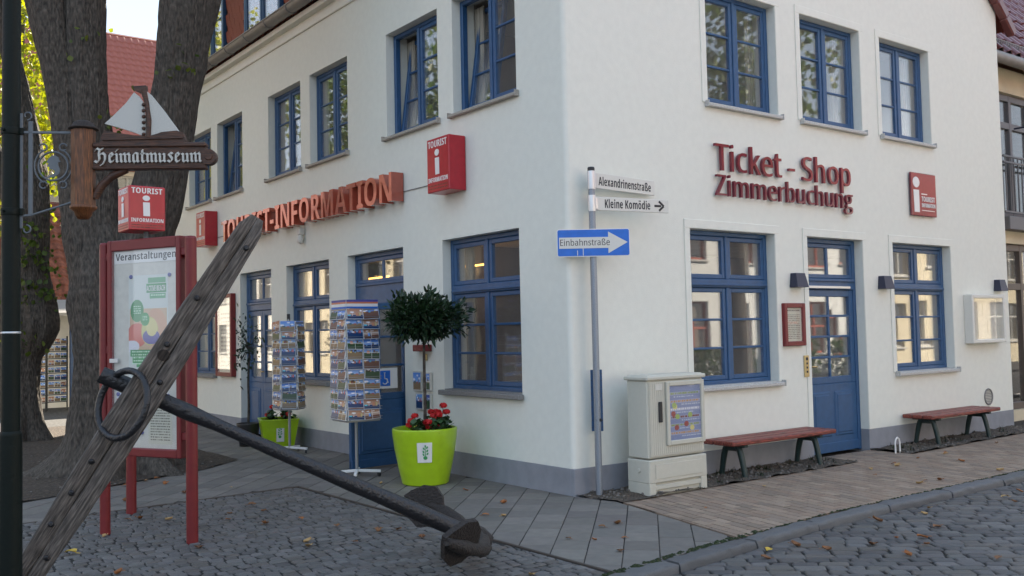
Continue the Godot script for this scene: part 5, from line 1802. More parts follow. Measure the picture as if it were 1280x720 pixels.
func signs_on_walls() -> void:
	var lt := Basis(V(0, 0, 1), V(0, 1, 0), V(-1, 0, 0))
	# boxes project from the wall, their lettered face turned up the street towards the square
	var ba := Basis(V(0, 0, 1), V(0, 1, 0), V(-1, 0, 0))
	info_box(Transform3D(ba, V(-0.235, 3.22, -2.20)), 0.46, 0.62, 0.23, "red cube sign on the white wall beside the word INFORMATION")
	info_box(Transform3D(ba, V(-0.235, 3.27, -10.1)), 0.46, 0.62, 0.23, "red cube sign on the white wall before the word TOURIST")
	var w := thing("letter_sign", "row of thick orange red TOURIST-INFORMATION letters over the doors", "sign")
	letters(w, "TOURIST-INFORMATION", cond, Transform3D(lt, V(-0.10, 3.26, -8.98)), 5.92, 0.36, 0.17, M.letter_red)
	var cable := MB.new()
	cable.tube([V(-0.008, 3.42, -10.4), V(-0.008, 3.40, -6), V(-0.008, 3.38, -2.0)], [0.006, 0.006, 0.006], 6)
	solo("sign_cable", cable, M.zinc, Vector3.ZERO, "thin grey cable running along the wall behind the letters", "cable")
	var t := thing("letter_sign", "glossy dark red Ticket - Shop Zimmerbuchung letters on the white gable", "sign")
	letters(t, "Ticket - Shop", semi, Transform3D(Basis(), V(2.13, 3.37, 0.045)), 2.62, 0.30, 0.035, M.maroon)
	letters(t, "Zimmerbuchung", semi, Transform3D(Basis(), V(2.13, 3.085, 0.045)), 2.62, 0.235, 0.035, M.maroon)
	var pq := thing("wall_plaque", "square dark red tourist information plaque on the gable", "plaque", V(6.15, 3.09, 0.0))
	var pm := MB.new()
	pm.bbox(V(0, 0, 0.02), V(0.64, 0.6, 0.05), 0.008)
	part(pq, "plate", pm, M.maroon)
	var im := MB.new()
	im.prism(PackedVector2Array([Vector2(0.06, 0.05), Vector2(0.19, 0.05), Vector2(0.19, 0.36), Vector2(0.05, 0.36)]), 0.05, 0.053)
	var el := PackedVector2Array()
	for k in 18:
		el.append(Vector2(0.125 + 0.085 * cos(TAU * k / 18), 0.465 + 0.075 * sin(TAU * k / 18)))
	im.prism(el, 0.05, 0.053)
	part(pq, "information_mark", im, M.white)
	text(pq, "lettering", "TOURIST", bold, Transform3D(Basis(), V(0.25, 0.205, 0.052)), 0.34, 0.07, 0.003, M.white)
	text(pq, "lettering", "INFORMATION", bold, Transform3D(Basis(), V(0.25, 0.125, 0.052)), 0.35, 0.055, 0.003, M.white)
	var sm := MB.new()
	sm.box(V(0.25, 0.30, 0.05), V(0.40, 0.315, 0.0515))
	sm.box(V(0.25, 0.075, 0.05), V(0.58, 0.085, 0.0515))
	part(pq, "small_print", sm, M.white)
	# three box lamps
	var spots := [[3.46, "dark blue wall lamp between gable window and blue door"], [5.32, "dark blue wall lamp between blue door and second gable window"], [8.40, "dark blue wall lamp above the grey display case"]]
	for q in spots:
		var l := thing("wall_lamp", q[1], "lamp", V(q[0], 2.07, 0), 0.0, "dark blue wall lamps on the gable")
		var m := MB.new()
		var P := []
		for e in [[0.0, 0.17, 0.145], [0.03, 0.13, 0.10]]:
			pass
		var lo := [V(0, 0, 0.004), V(0.22, 0, 0.004), V(0.22, 0, 0.12), V(0, 0, 0.12)]
		var hi := [V(0.025, 0.17, 0.004), V(0.195, 0.17, 0.004), V(0.195, 0.17, 0.085), V(0.025, 0.17, 0.085)]
		var c := V(0.11, 0.08, 0.06)
		for i in 4:
			m.qo(lo[i], lo[(i + 1) % 4], hi[(i + 1) % 4], hi[i], c)
		m.qo(hi[0], hi[1], hi[2], hi[3], c)
		part(l, "shade", m, M.lamp_blue)
		var d := MB.new()
		d.bbox(V(0.012, 0.004, 0.008), V(0.208, 0.012, 0.112), 0.002)
		part(l, "diffuser", d, M.paper)
	# menu frame
	var mf := thing("menu_frame", "small dark red framed menu beside the blue door", "frame", V(3.28, 1.37, 0.0))
	frame_box(mf, 0.40, 0.51, 0.06, 0.055, M.red_frame)
	leafy_sheet(mf, "menu_sheet", Transform3D(Basis(), V(0.056, 0.056, 0.03)), 0.288, 0.398, M.menu_sheet)
	pane(mf, V(0.05, 0.05, 0.044), 0.30, 0.41)
	var ic := thing("intercom", "narrow brass intercom plate beside the blue door", "intercom", V(3.68, 0.99, 0.0))
	var im2 := MB.new()
	im2.bbox(V(0, 0, 0.001), V(0.09, 0.26, 0.02), 0.005)
	part(ic, "plate", im2, M.brass)
	var bt := MB.new()
	for k in 3:
		bt.bbox(V(0.03, 0.05 + k * 0.05, 0.02), V(0.06, 0.075 + k * 0.05, 0.024), 0.002)
	bt.bbox(V(0.025, 0.2, 0.02), V(0.065, 0.235, 0.0225), 0.001)
	part(ic, "buttons", bt, M.ink)
	# glazed grey case
	var gc := thing("display_case", "shallow grey glazed display case on the gable below a lamp", "display case", V(7.5, 1.30, 0.0))
	frame_box(gc, 0.98, 0.71, 0.13, 0.055, M.sign_white)
	var ps := MB.new()
	for q in [[0.10, 0.10, 0.2, 0.28], [0.36, 0.08, 0.22, 0.3], [0.64, 0.12, 0.2, 0.22], [0.12, 0.44, 0.24, 0.2], [0.5, 0.42, 0.34, 0.2]]:
		ps.box(V(q[0], q[1], 0.02), V(q[0] + q[2], q[1] + q[3], 0.022))
	part(gc, "notices", ps, M.paper)
	pane(gc, V(0.05, 0.05, 0.115), 0.88, 0.61)
	# round vent
	var vt := thing("wall_vent", "oval grey vent grille low on the gable end", "vent", V(8.1, 0.50, 0.0))
	var rm := MB.new()
	rm.tube(arc(Vector2(0, 0), 0.115, 0, TAU, 28), same(29, 0.012), 8, false)
	part(vt, "rim", rm, M.zinc).position = V(0, 0, 0.006)
	for k in 9:
		var y := -0.092 + k * 0.023
		var hw := sqrt(0.113 * 0.113 - y * y)
		var sl := MB.new()
		sl.beam(V(-hw, y, 0.008), V(hw, y, 0.008), 0.012, 0.004, 0.0, V(0, 0.7, 0.7))
		part(vt, "slat", sl, M.zinc)
	# red framed case on the street wall
	var rc := thing("wall_case", "tall dark red framed poster case on the wall past the far door", "display case", V(-0.002, 0.95, -9.57))
	rc.transform = Transform3D(lt, V(-0.002, 0.95, -9.57))
	frame_box(rc, 0.77, 1.43, 0.09, 0.07, M.red_frame)
	leafy_sheet(rc, "poster", Transform3D(Basis(), V(0.071, 0.071, 0.03)), 0.628, 1.288, M.menu_sheet)
	pane(rc, V(0.065, 0.065, 0.075), 0.64, 1.30)
	# leaflet boxes behind the bay tree
	var lb := thing("leaflet_rack", "clear leaflet holders with a small red mailbox on the wall", "leaflet rack", V(-0.002, 0.9, -2.95))
	lb.transform = Transform3D(lt, V(-0.002, 0.0, -2.95))
	var rb := MB.new()
	rb.bbox(V(0.12, 1.40, 0.002), V(0.42, 1.48, 0.09), 0.006)
	part(lb, "mailbox", rb, M.red_frame)
	var yb := MB.new()
	yb.bbox(V(0.24, 1.29, 0.002), V(0.32, 1.37, 0.02), 0.004)
	part(lb, "button", yb, M.brass)
	for q in [[0.02, 0.92, 0.2, 0.24, 1], [0.25, 0.93, 0.17, 0.22, 6], [0.08, 0.70, 0.17, 0.2, 4], [0.27, 0.70, 0.15, 0.2, 2]]:
		var hm := MB.new()
		hm.bbox(V(q[0], q[1], 0.002), V(q[0] + q[2], q[1] + q[3], 0.035), 0.004)
		part(lb, "holder", hm, M.paper)
		leafy_sheet(lb, "leaflet", Transform3D(Basis(), V(q[0] + 0.012, q[1] + 0.01, 0.0365)), q[2] - 0.024, q[3] - 0.02, M["card%d" % q[4]])

func frame_box(o: Node, w: float, h: float, d: float, f: float, m: Material) -> void:
	var a := MB.new()
	a.bbox(V(0, 0, 0.001), V(f, h, d), 0.008)
	a.bbox(V(w - f, 0, 0.001), V(w, h, d), 0.008)
	a.bbox(V(f - 0.004, 0, 0.001), V(w - f + 0.004, f, d - 0.002), 0.008)
	a.bbox(V(f - 0.004, h - f, 0.001), V(w - f + 0.004, h, d - 0.002), 0.008)
	part(o, "frame", a, m)
	var b := MB.new()
	b.box(V(f - 0.01, f - 0.01, 0.003), V(w - f + 0.01, h - f + 0.01, 0.016))
	part(o, "back_board", b, M.paper)

func pane(o: Node, at: Vector3, w: float, h: float) -> void:
	var g := MB.new()
	g.box(V(0, 0, 0), V(w, h, 0.004))
	part(o, "glass_pane", g, M.glass).position = at

# ---------------------------------------------------------------- notice stand
func notice_stand() -> void:
	var A := V(-3.97, 0, -1.38)
	var C := V(-3.53, 0, -0.52)
	var B := V(-3.53, 0, -2.22)
	var u := (C - A).normalized()
	var s := thing("notice_stand", "dark red notice stand with a glazed events case on three posts", "notice stand", A)
	var bs := Basis(u, Vector3.UP, u.cross(Vector3.UP))
	s.transform = Transform3D(bs, A)
	var inv := s.transform.affine_inverse()
	for q in [A, C, B]:
		var m := MB.new()
		var r := 0.042 if q == A else 0.046
		m.lathe([Vector2(r, -0.05), Vector2(r, 2.41), Vector2(r * 0.8, 2.43), Vector2(0.0, 2.435)], 20, inv * q)
		part(s, "post", m, M.red_frame)
	var L := A.distance_to(C)
	var f := MB.new()
	var x0 := 0.06
	var x1 := L - 0.085
	var y0 := 0.655
	var y1 := 2.44
	f.bbox(V(x0, y0, -0.06), V(x0 + 0.05, y1, 0.035), 0.008)
	f.bbox(V(x1 - 0.05, y0, -0.06), V(x1, y1, 0.035), 0.008)
	f.bbox(V(x0 + 0.046, y0, -0.058), V(x1 - 0.046, y0 + 0.07, 0.033), 0.008)
	f.bbox(V(x0 + 0.046, y1 - 0.09, -0.058), V(x1 - 0.046, y1, 0.033), 0.008)
	for y in [0.80, 1.5, 2.28]:
		f.bbox(V(x1 - 0.005, y, -0.03), V(L - 0.03, y + 0.06, 0.02), 0.005)
		f.bbox(V(0.03, y, -0.03), V(x0 + 0.005, y + 0.06, 0.02), 0.005)
	part(s, "case_frame", f, M.red_frame)
	var bk := MB.new()
	bk.box(V(x0 + 0.04, y0 + 0.06, -0.05), V(x1 - 0.04, y1 - 0.08, 0.0))
	part(s, "back_board", bk, M.paper)
	pane(s, V(x0 + 0.044, y0 + 0.065, 0.022), x1 - x0 - 0.088, y1 - y0 - 0.15)
	var iw := x1 - x0 - 0.115
	var hd := MB.new()
	hd.box(V(x0 + 0.06, y1 - 0.195, 0.001), V(x1 - 0.055, y1 - 0.095, 0.004))
	var h := part(s, "header_strip", hd, M.white)
	text(h, "lettering", "Veranstaltungen", bold, Transform3D(Basis(), V(x0 + 0.075, y1 - 0.188, 0.0045)), iw - 0.03, 0.08, 0.002, M.ink)
	var pt := leafy_sheet(s, "poster", Transform3D(Basis(), V(x0 + 0.22, 1.28, 0.002)), 0.44, 0.86, M.poster)
	text(pt, "lettering", "ACTIVE BEACH", bold, Transform3D(Basis(), V(0.205, 0.725, 0.001)), 0.205, 0.045, 0.0015, M.white)
	leafy_sheet(s, "poster", Transform3D(Basis(), V(x0 + 0.08, 0.84, 0.002)), 0.30, 0.33, M.poster_crowd)
	leafy_sheet(s, "poster", Transform3D(Basis(), V(x0 + 0.44, 0.76, 0.002)), 0.26, 0.40, M.menu_sheet)
	for q in [[0.25, 2.13], [0.68, 2.13], [0.24, 1.28], [0.69, 1.27], [0.10, 1.16], [0.36, 1.16], [0.46, 1.16], [0.66, 1.15], [0.12, 0.86], [0.37, 0.85]]:
		var pm := MB.new()
		pm.tube([V(x0 + q[0], q[1], 0.001), V(x0 + q[0], q[1], 0.010), V(x0 + q[0], q[1], 0.014)], [0.017, 0.017, 0.010], 10)
		part(s, "pin", pm, M.pin_blue)
	var lk := MB.new()
	lk.bbox(V(x0 + 0.035, 1.42, 0.03), V(x0 + 0.13, 1.455, 0.04), 0.003)
	part(s, "lock_plate", lk, M.alu)
	# second case turned to the street, between the other two posts, and the rails between the post heads
	var bl := inv * B
	var cl := inv * C
	var r2 := MB.new()
	r2.beam(cl + V(0, 2.3, 0), bl + V(0, 2.3, 0), 0.05, 0.08, 0.006)
	r2.beam(V(0, 2.3, 0), bl + V(0, 2.3, 0), 0.05, 0.08, 0.006)
	r2.beam(V(0.32, 2.34, -0.42), V(0.7, 2.34, -0.06), 0.05, 0.05, 0.004)
	part(s, "top_rail", r2, M.red_frame)
	# lit-box cube on its stub
	var mid := V(-3.70, 0, -1.13)
	var ms := MB.new()
	ms.tube([V(0, 2.33, 0), V(0, 2.55, 0)], [0.022, 0.022], 12)
	ms.T = Transform3D(Basis(), inv * mid)
	var m2 := MB.new()
	m2.T = Transform3D(bs.inverse(), inv * mid)
	m2.tube([V(0, 2.30, 0), V(0, 2.56, 0)], [0.022, 0.022], 12)
	part(s, "cube_stub", m2, M.wrought)
	var th := deg_to_rad(10.0)
	var ub := Basis(Vector3.UP, deg_to_rad(2.0))
	var org := mid + V(0, 2.545, 0) + ub * V(-0.13, 0, 0.15) + V(-0.05, -0.03, -0.03)
	info_box(Transform3D(ub, org), 0.30, 0.37, 0.29, "red cube sign on top of the notice stand")

# ---------------------------------------------------------------- street sign post
func sign_post() -> void:
	var at := V(0.19, 0, 0.15)
	var s := thing("sign_post", "grey steel post with street name signs and blue one way sign", "sign post", at)
	var m := MB.new()
	m.lathe([Vector2(0.033, -0.1), Vector2(0.033, 3.18)], 20)
	part(s, "pole", m, M.steel)
	var c := MB.new()
	c.lathe([Vector2(0.035, 3.16), Vector2(0.036, 3.20), Vector2(0.03, 3.212), Vector2(0.0, 3.214)], 20)
	part(s, "cap", c, M.black_plastic)
	for q in [["street_sign", "Alexandrinenstraße", -5.0, 3.005, 0.155, 0.92, 0.06], ["direction_sign", "Kleine Komödie", 12.0, 2.785, 0.135, 0.86, 0.10]]:
		var a := deg_to_rad(q[2])
		var u := V(cos(a), 0, sin(a))
		var t := Transform3D(Basis(u, Vector3.UP, u.cross(Vector3.UP)), V(0, q[3], 0))
		var sg := node(s, q[0], t)
		var pm := MB.new()
		pm.bbox(V(0.034, 0, -0.006), V(0.034 + q[5], q[4], 0.012), 0.004)
		part(sg, "plate", pm, M.sign_white)
		var cl := MB.new()
		cl.lathe([Vector2(0.034, -0.012), Vector2(0.041, -0.012), Vector2(0.041, q[4] + 0.012), Vector2(0.034, q[4] + 0.012)], 20)
		cl.bbox(V(0.03, 0.01, 0.0125), V(0.06, q[4] - 0.01, 0.02), 0.003)
		part(sg, "clamp", cl, M.alu)
		if q[0] == "street_sign":
			text(sg, "lettering", q[1], cond, Transform3D(Basis(), V(0.09, q[4] * 0.22, 0.0125)), 0.80, q[4] * 0.58, 0.002, M.ink)
		else:
			text(sg, "lettering", q[1], cond, Transform3D(Basis(), V(0.14, q[4] * 0.2, 0.0125)), 0.53, q[4] * 0.66, 0.002, M.ink)
			var ar := MB.new()
			var y: float = q[4] / 2
			ar.prism(PackedVector2Array([Vector2(0.72, y - 0.011), Vector2(0.80, y - 0.011), Vector2(0.80, y + 0.011), Vector2(0.72, y + 0.011)]), 0.0125, 0.0145)
			ar.beam(V(0.775, y + 0.048, 0.0135), V(0.832, y, 0.0135), 0.022, 0.002, 0.0, V(0, 0, 1))
			ar.beam(V(0.775, y - 0.048, 0.0136), V(0.832, y, 0.0136), 0.022, 0.002, 0.0, V(0, 0, 1))
			part(sg, "arrow", ar, M.ink)
	# one way sign, facing down the street
	var a2 := deg_to_rad(36.0)
	var u2 := V(cos(a2), 0, sin(a2))
	var ow := node(s, "one_way_sign", Transform3D(Basis(u2, Vector3.UP, u2.cross(Vector3.UP)), V(0, 2.325, 0) + u2.cross(Vector3.UP) * 0.045))
	var pl := MB.new()
	var w := 0.715
	var h := 0.272
	var rr := 0.025
	var outline := PackedVector2Array()
	var inner := PackedVector2Array()
	for k in [[1, 1, 0.0], [-1, 1, PI / 2], [-1, -1, PI], [1, -1, PI * 1.5]]:
		for i in 6:
			var an: float = k[2] + PI / 2 * i / 5.0
			outline.append(Vector2(k[0] * (w / 2 - rr) + rr * cos(an), h / 2 + k[1] * (h / 2 - rr) + rr * sin(an)))
			inner.append(Vector2(k[0] * (w / 2 - rr) + (rr - 0.008) * cos(an), h / 2 + k[1] * (h / 2 - rr) + (rr - 0.008) * sin(an)))
	pl.prism(outline, -0.008, 0.0)
	part(ow, "plate", pl, M.white)
	var bl := MB.new()
	bl.prism(inner, 0.0005, 0.002)
	part(ow, "blue_field", bl, M.sign_blue)
	var ar := MB.new()
	ar.prism(PackedVector2Array([Vector2(-0.335, 0.082), Vector2(0.145, 0.082), Vector2(0.145, 0.03), Vector2(0.335, 0.136), Vector2(0.145, 0.242), Vector2(0.145, 0.19), Vector2(-0.335, 0.19)]), 0.0025, 0.004)
	part(ow, "arrow", ar, M.sign_white)
	text(ow, "lettering", "Einbahnstraße", regular, Transform3D(Basis(), V(-0.325, 0.108, 0.0042)), 0.485, 0.066, 0.001, M.ink)
	var sc := MB.new()
	for q in [[-0.16, 0.012, 0.05], [-0.105, 0.01, 0.075]]:
		sc.box(V(q[0], q[1], 0.002), V(q[0] + 0.006, q[1] + q[2], 0.0026))
	part(ow, "scratch", sc, M.sign_white)
	# blue strip of another sign's back, lower on the post
	var bk := node(s, "sign_back", Transform3D(Basis(Vector3.UP, deg_to_rad(-36)), V(0.012, 0.62, 0)))
	var bm := MB.new()
	bm.bbox(V(-0.062, 0, -0.058), V(0.052, 0.60, -0.046), 0.003)
	part(bk, "plate", bm, M.blue)
	var nb := MB.new()
	for k in 9:
		nb.tube([V(-0.055, 0.04 + k * 0.065, -0.046), V(-0.055, 0.04 + k * 0.065, -0.041)], [0.005, 0.004], 6)
		nb.tube([V(0.046, 0.04 + k * 0.065, -0.046), V(0.046, 0.04 + k * 0.065, -0.041)], [0.005, 0.004], 6)
	nb.bbox(V(-0.03, 0.1, -0.046), V(0.03, 0.13, 0.036), 0.004)
	part(bk, "rivets", nb, M.ink)

# ---------------------------------------------------------------- cable cabinet
func cabinet() -> void:
	var s := thing("cable_cabinet", "pale grey green cable cabinet with a poster frame at the corner", "cabinet", V(0.49, 0, 0.24))
	var b := MB.new()
	b.bbox(V(0.01, 0.355, 0.0), V(0.80, 1.11, 0.285), 0.012)
	part(s, "body", b, M.cabinet)
	var ba := MB.new()
	ba.bbox(V(0.0, 0.12, -0.005), V(0.815, 0.345, 0.30), 0.010)
	ba.bbox(V(0.002, -0.1, -0.003), V(0.09, 0.125, 0.298), 0.006)
	ba.bbox(V(0.725, -0.1, -0.003), V(0.813, 0.125, 0.298), 0.006)
	ba.box(V(0.08, -0.1, 0.0), V(0.74, 0.13, 0.27))
	ba.bbox(V(0.09, 0.055, 0.26), V(0.725, 0.10, 0.292), 0.004)
	ba.bbox(V(0.08, 0.16, 0.3005), V(0.74, 0.30, 0.306), 0.003)
	ba.tube([V(-0.004, 0.24, 0.16), V(-0.012, 0.24, 0.16)], [0.022, 0.018], 12)
	part(s, "base", ba, M.cabinet)
	var lid := MB.new()
	lid.bbox(V(-0.014, 1.108, -0.02), V(0.826, 1.148, 0.31), 0.010)
	lid.bbox(V(0.01, 1.13, 0.0), V(0.80, 1.158, 0.285), 0.010)
	part(s, "lid", lid, M.cabinet)
	var d := MB.new()
	d.bbox(V(0.03, 0.375, 0.2855), V(0.785, 1.095, 0.295), 0.004)
	for k in 26:
		var x := 0.045 + k * 0.028
		d.bbox(V(x, 0.39, 0.2945), V(x + 0.018, 1.085, 0.2985), 0.0018)
	part(s, "door", d, M.cabinet)
	var hd := MB.new()
	hd.bbox(V(0.14, 0.70, 0.299), V(0.19, 0.90, 0.315), 0.006)
	part(s, "handle", hd, M.black_plastic)
	var lb := MB.new()
	lb.bbox(V(0.105, 1.01, 0.299), V(0.205, 1.07, 0.302), 0.001)
	part(s, "label_plate", lb, M.paper)
	var f := MB.new()
	f.bbox(V(0.24, 0.47, 0.299), V(0.285, 1.09, 0.325), 0.006)
	f.bbox(V(0.735, 0.47, 0.299), V(0.78, 1.09, 0.325), 0.006)
	f.bbox(V(0.281, 0.47, 0.299), V(0.739, 0.515, 0.323), 0.006)
	f.bbox(V(0.281, 1.045, 0.299), V(0.739, 1.09, 0.323), 0.006)
	part(s, "poster_frame", f, M.cabinet)
	leafy_sheet(s, "poster", Transform3D(Basis(), V(0.283, 0.513, 0.305)), 0.454, 0.535, M.poster_market)
	pane(s, V(0.282, 0.512, 0.312), 0.456, 0.535)

# ---------------------------------------------------------------- benches
func benches() -> void:
	var proto: Node3D = null
	for q in [[V(1.80, 0, 0.03), "red slatted bench beside the pale cabinet and blue door"], [V(5.73, 0, 0.01), "red slatted bench under the gable's second ground floor window"]]:
		if proto == null:
			proto = thing("bench", q[1], "bench", q[0], 0.0, "red benches along the gable")
			for k in 3:
				var m := MB.new()
				m.bbox(V(0, 0.355, 0.02 + k * 0.143), V(1.82, 0.405, 0.02 + k * 0.143 + 0.13), 0.010)
				part(proto, "seat_slat", m, M.bench_red)
			for x in [0.20, 1.52]:
				var l := MB.new()
				l.bbox(V(x, 0.325, 0.04), V(x + 0.06, 0.354, 0.42), 0.006)
				for e in [-1.0, 1.0]:
					var pts := []
					var rad := []
					for i in 9:
						var t := i / 8.0
						pts.append(V(x + 0.03, 0.345 - 0.40 * t, 0.23 + e * (0.055 + 0.115 * sqrt(t))))
						rad.append(0.036 - 0.008 * t)
					l.tube(pts, rad, 8)
				l.bbox(V(x + 0.004, 0.28, 0.15), V(x + 0.056, 0.33, 0.31), 0.01)
				part(proto, "leg_frame", l, M.bench_green)
		else:
			var o := proto.duplicate()
			o.name = numbered("bench")
			add_child(o)
			o.position = q[0]
			o.set_meta("label", q[1])
	var h := MB.new()
	h.tube([V(0, -0.05, 0), V(0, 0.13, 0), V(0.015, 0.17, 0), V(0.05, 0.19, 0), V(0.085, 0.17, 0), V(0.10, 0.13, 0), V(0.10, -0.05, 0)], same(7, 0.010), 8)
	solo("foot_hoop", h, M.white, V(4.90, 0, 0.42), "small white metal hoop at the edge of the planting soil", "hoop")

# ---------------------------------------------------------------- plants
func plants() -> void:
	var p := thing("planter", "tall round lime green planter with a tree sticker by the open door", "planter", V(-0.60, 0, -1.76))
	var m := MB.new()
	m.lathe([Vector2(0.0, 0.0), Vector2(0.235, 0.0), Vector2(0.25, 0.012), Vector2(0.285, 0.16), Vector2(0.325, 0.36), Vector2(0.348, 0.52), Vector2(0.352, 0.585), Vector2(0.347, 0.597), Vector2(0.335, 0.6), Vector2(0.325, 0.595), Vector2(0.32, 0.52), Vector2(0.31, 0.50)], 48)
	part(p, "pot", m, M.lime)
	var so := MB.new()
	so.disc(V(0, 0.53, 0), Vector3.UP, 0.322, 28)
	part(p, "potting_soil", so, M.soil)
	# sticker bent round the pot
	var rows := []
	for i in 2:
		var r := PackedVector3Array()
		for j in 7:
			var a := deg_to_rad(251.0 - 27.0 * j / 6.0)
			var rad := (0.315 if i == 0 else 0.342) + 0.003
			r.append(V(cos(a) * rad, 0.26 + i * 0.21, -sin(a) * rad))
		rows.append(r)
	var sk := MB.new()
	sk.grid(rows, false)
	var so2 := part(p, "sticker", sk, M.white)
	sticker_tree(p, V(-0.60, 0, -1.76), V(-0.175, 0.0, 0.29), 0.26)
	bay("bay_tree", "clipped round bay tree on a thin stem in the round planter", V(-0.60, 0.52, -1.76), V(-0.02, 1.24, 0.05), 1.0)
	var spots := [V(-0.20, 0.53, 0.16), V(-0.02, 0.53, 0.24), V(0.10, 0.53, 0.16), V(0.22, 0.53, 0.06), V(-0.08, 0.53, 0.05), V(0.2, 0.53, -0.1)]
	for i in spots.size():
		geranium(V(-0.60, 0, -1.76) + spots[i], i, "red flowering geranium planted around the stem in the round planter", "geraniums in the round planter")
	# square planter farther back
	var q := thing("planter", "low square lime green planter behind the far postcard rack", "planter", V(-0.36, 0, -6.22), deg_to_rad(-18))
	var sq := MB.new()
	var lo := [V(-0.2, 0, -0.2), V(0.2, 0, -0.2), V(0.2, 0, 0.2), V(-0.2, 0, 0.2)]
	var hi := [V(-0.27, 0.42, -0.27), V(0.27, 0.42, -0.27), V(0.27, 0.42, 0.27), V(-0.27, 0.42, 0.27)]
	for i in 4:
		sq.qo(lo[i], lo[(i + 1) % 4], hi[(i + 1) % 4], hi[i], V(0, 0.2, 0))
	sq.bbox(V(-0.275, 0.40, -0.275), V(-0.245, 0.425, 0.275), 0.004)
	sq.bbox(V(0.245, 0.40, -0.275), V(0.275, 0.425, 0.275), 0.004)
	sq.bbox(V(-0.246, 0.40, -0.274), V(0.246, 0.424, -0.245), 0.004)
	sq.bbox(V(-0.246, 0.40, 0.245), V(0.246, 0.424, 0.274), 0.004)
	part(q, "pot", sq, M.lime)
	var qs := MB.new()
	qs.box(V(-0.245, 0.33, -0.245), V(0.245, 0.37, 0.245))
	part(q, "potting_soil", qs, M.soil)
	var st := MB.new()
	st.bbox(V(-0.05, 0.10, 0.0), V(0.06, 0.30, 0.003), 0.001)
	part(q, "sticker", st, M.white).transform = Transform3D(Basis(Vector3.RIGHT, 0.165), V(0, 0, 0.206))
	sticker_tree(q, Vector3.ZERO, V(0.005, 0, 0.26), 0.12, true)
	for i in 4:
		geranium(V(-0.36, 0.37, -6.22) + [V(-0.14, 0, 0.1), V(0.1, 0, 0.14), V(0.16, 0, -0.08), V(-0.06, 0, -0.12)][i], i + 7, "leafy geranium with few blooms in the square planter", "geraniums in the square planter")
	# thin young tree in a dark tub
	var d := thing("planter", "dark round tub beside the square planter", "planter", V(-0.62, 0, -6.72))
	var dt := MB.new()
	dt.lathe([Vector2(0.0, 0), Vector2(0.13, 0.0), Vector2(0.17, 0.32), Vector2(0.175, 0.34), Vector2(0.16, 0.34), Vector2(0.15, 0.30), Vector2(0.0, 0.295)], 24)
	part(d, "pot", dt, M.black_plastic)
	bay("young_tree", "slim young tree with sparse leaves in the dark tub", V(-0.62, 0.29, -6.72), V(0.02, 1.18, 0.02), 0.48)

func sticker_tree(o: Node, _at: Vector3, where: Vector3, y: float, flat := false) -> void:
	var m := MB.new()
	var out := V(where.x, 0, where.z).normalized()
	if flat:
		out = V(0, 0, 1)
	var tilt := Basis(Vector3.UP.cross(out).normalized(), Vector3.UP, out)
	if not flat:
		tilt = tilt * Basis(Vector3.RIGHT, 0.16)
	else:
		tilt = Basis(Vector3.RIGHT, 0.165)
	m.T = Transform3D(tilt, out * (0.333 if not flat else 0.2445) + V(0, y + 0.105, 0))
	var e := PackedVector2Array()
	for k in 12:
		e.append(Vector2(0.022 * cos(TAU * k / 12), -0.055 + 0.02 * sin(TAU * k / 12)))
	m.prism(e, 0.001, 0.003)
	m.prism(PackedVector2Array([Vector2(-0.004, -0.045), Vector2(0.004, -0.045), Vector2(0.003, 0.05), Vector2(-0.003, 0.05)]), 0.001, 0.0032)
	for q in [[-0.02, 0.01, 0.5], [0.02, 0.02, -0.5], [-0.016, 0.045, 0.6], [0.018, 0.055, -0.5], [0.0, 0.07, 0.1], [-0.02, -0.02, 0.4], [0.022, -0.012, -0.6]]:
		var l := PackedVector2Array()
		for k in 10:
			l.append(Vector2(q[0], q[1]) + Vector2(0.008 * cos(TAU * k / 10), 0.015 * sin(TAU * k / 10)).rotated(q[2]))
		m.prism(l, 0.001, 0.003)
	part(o, "tree_print", m, M.green_print)

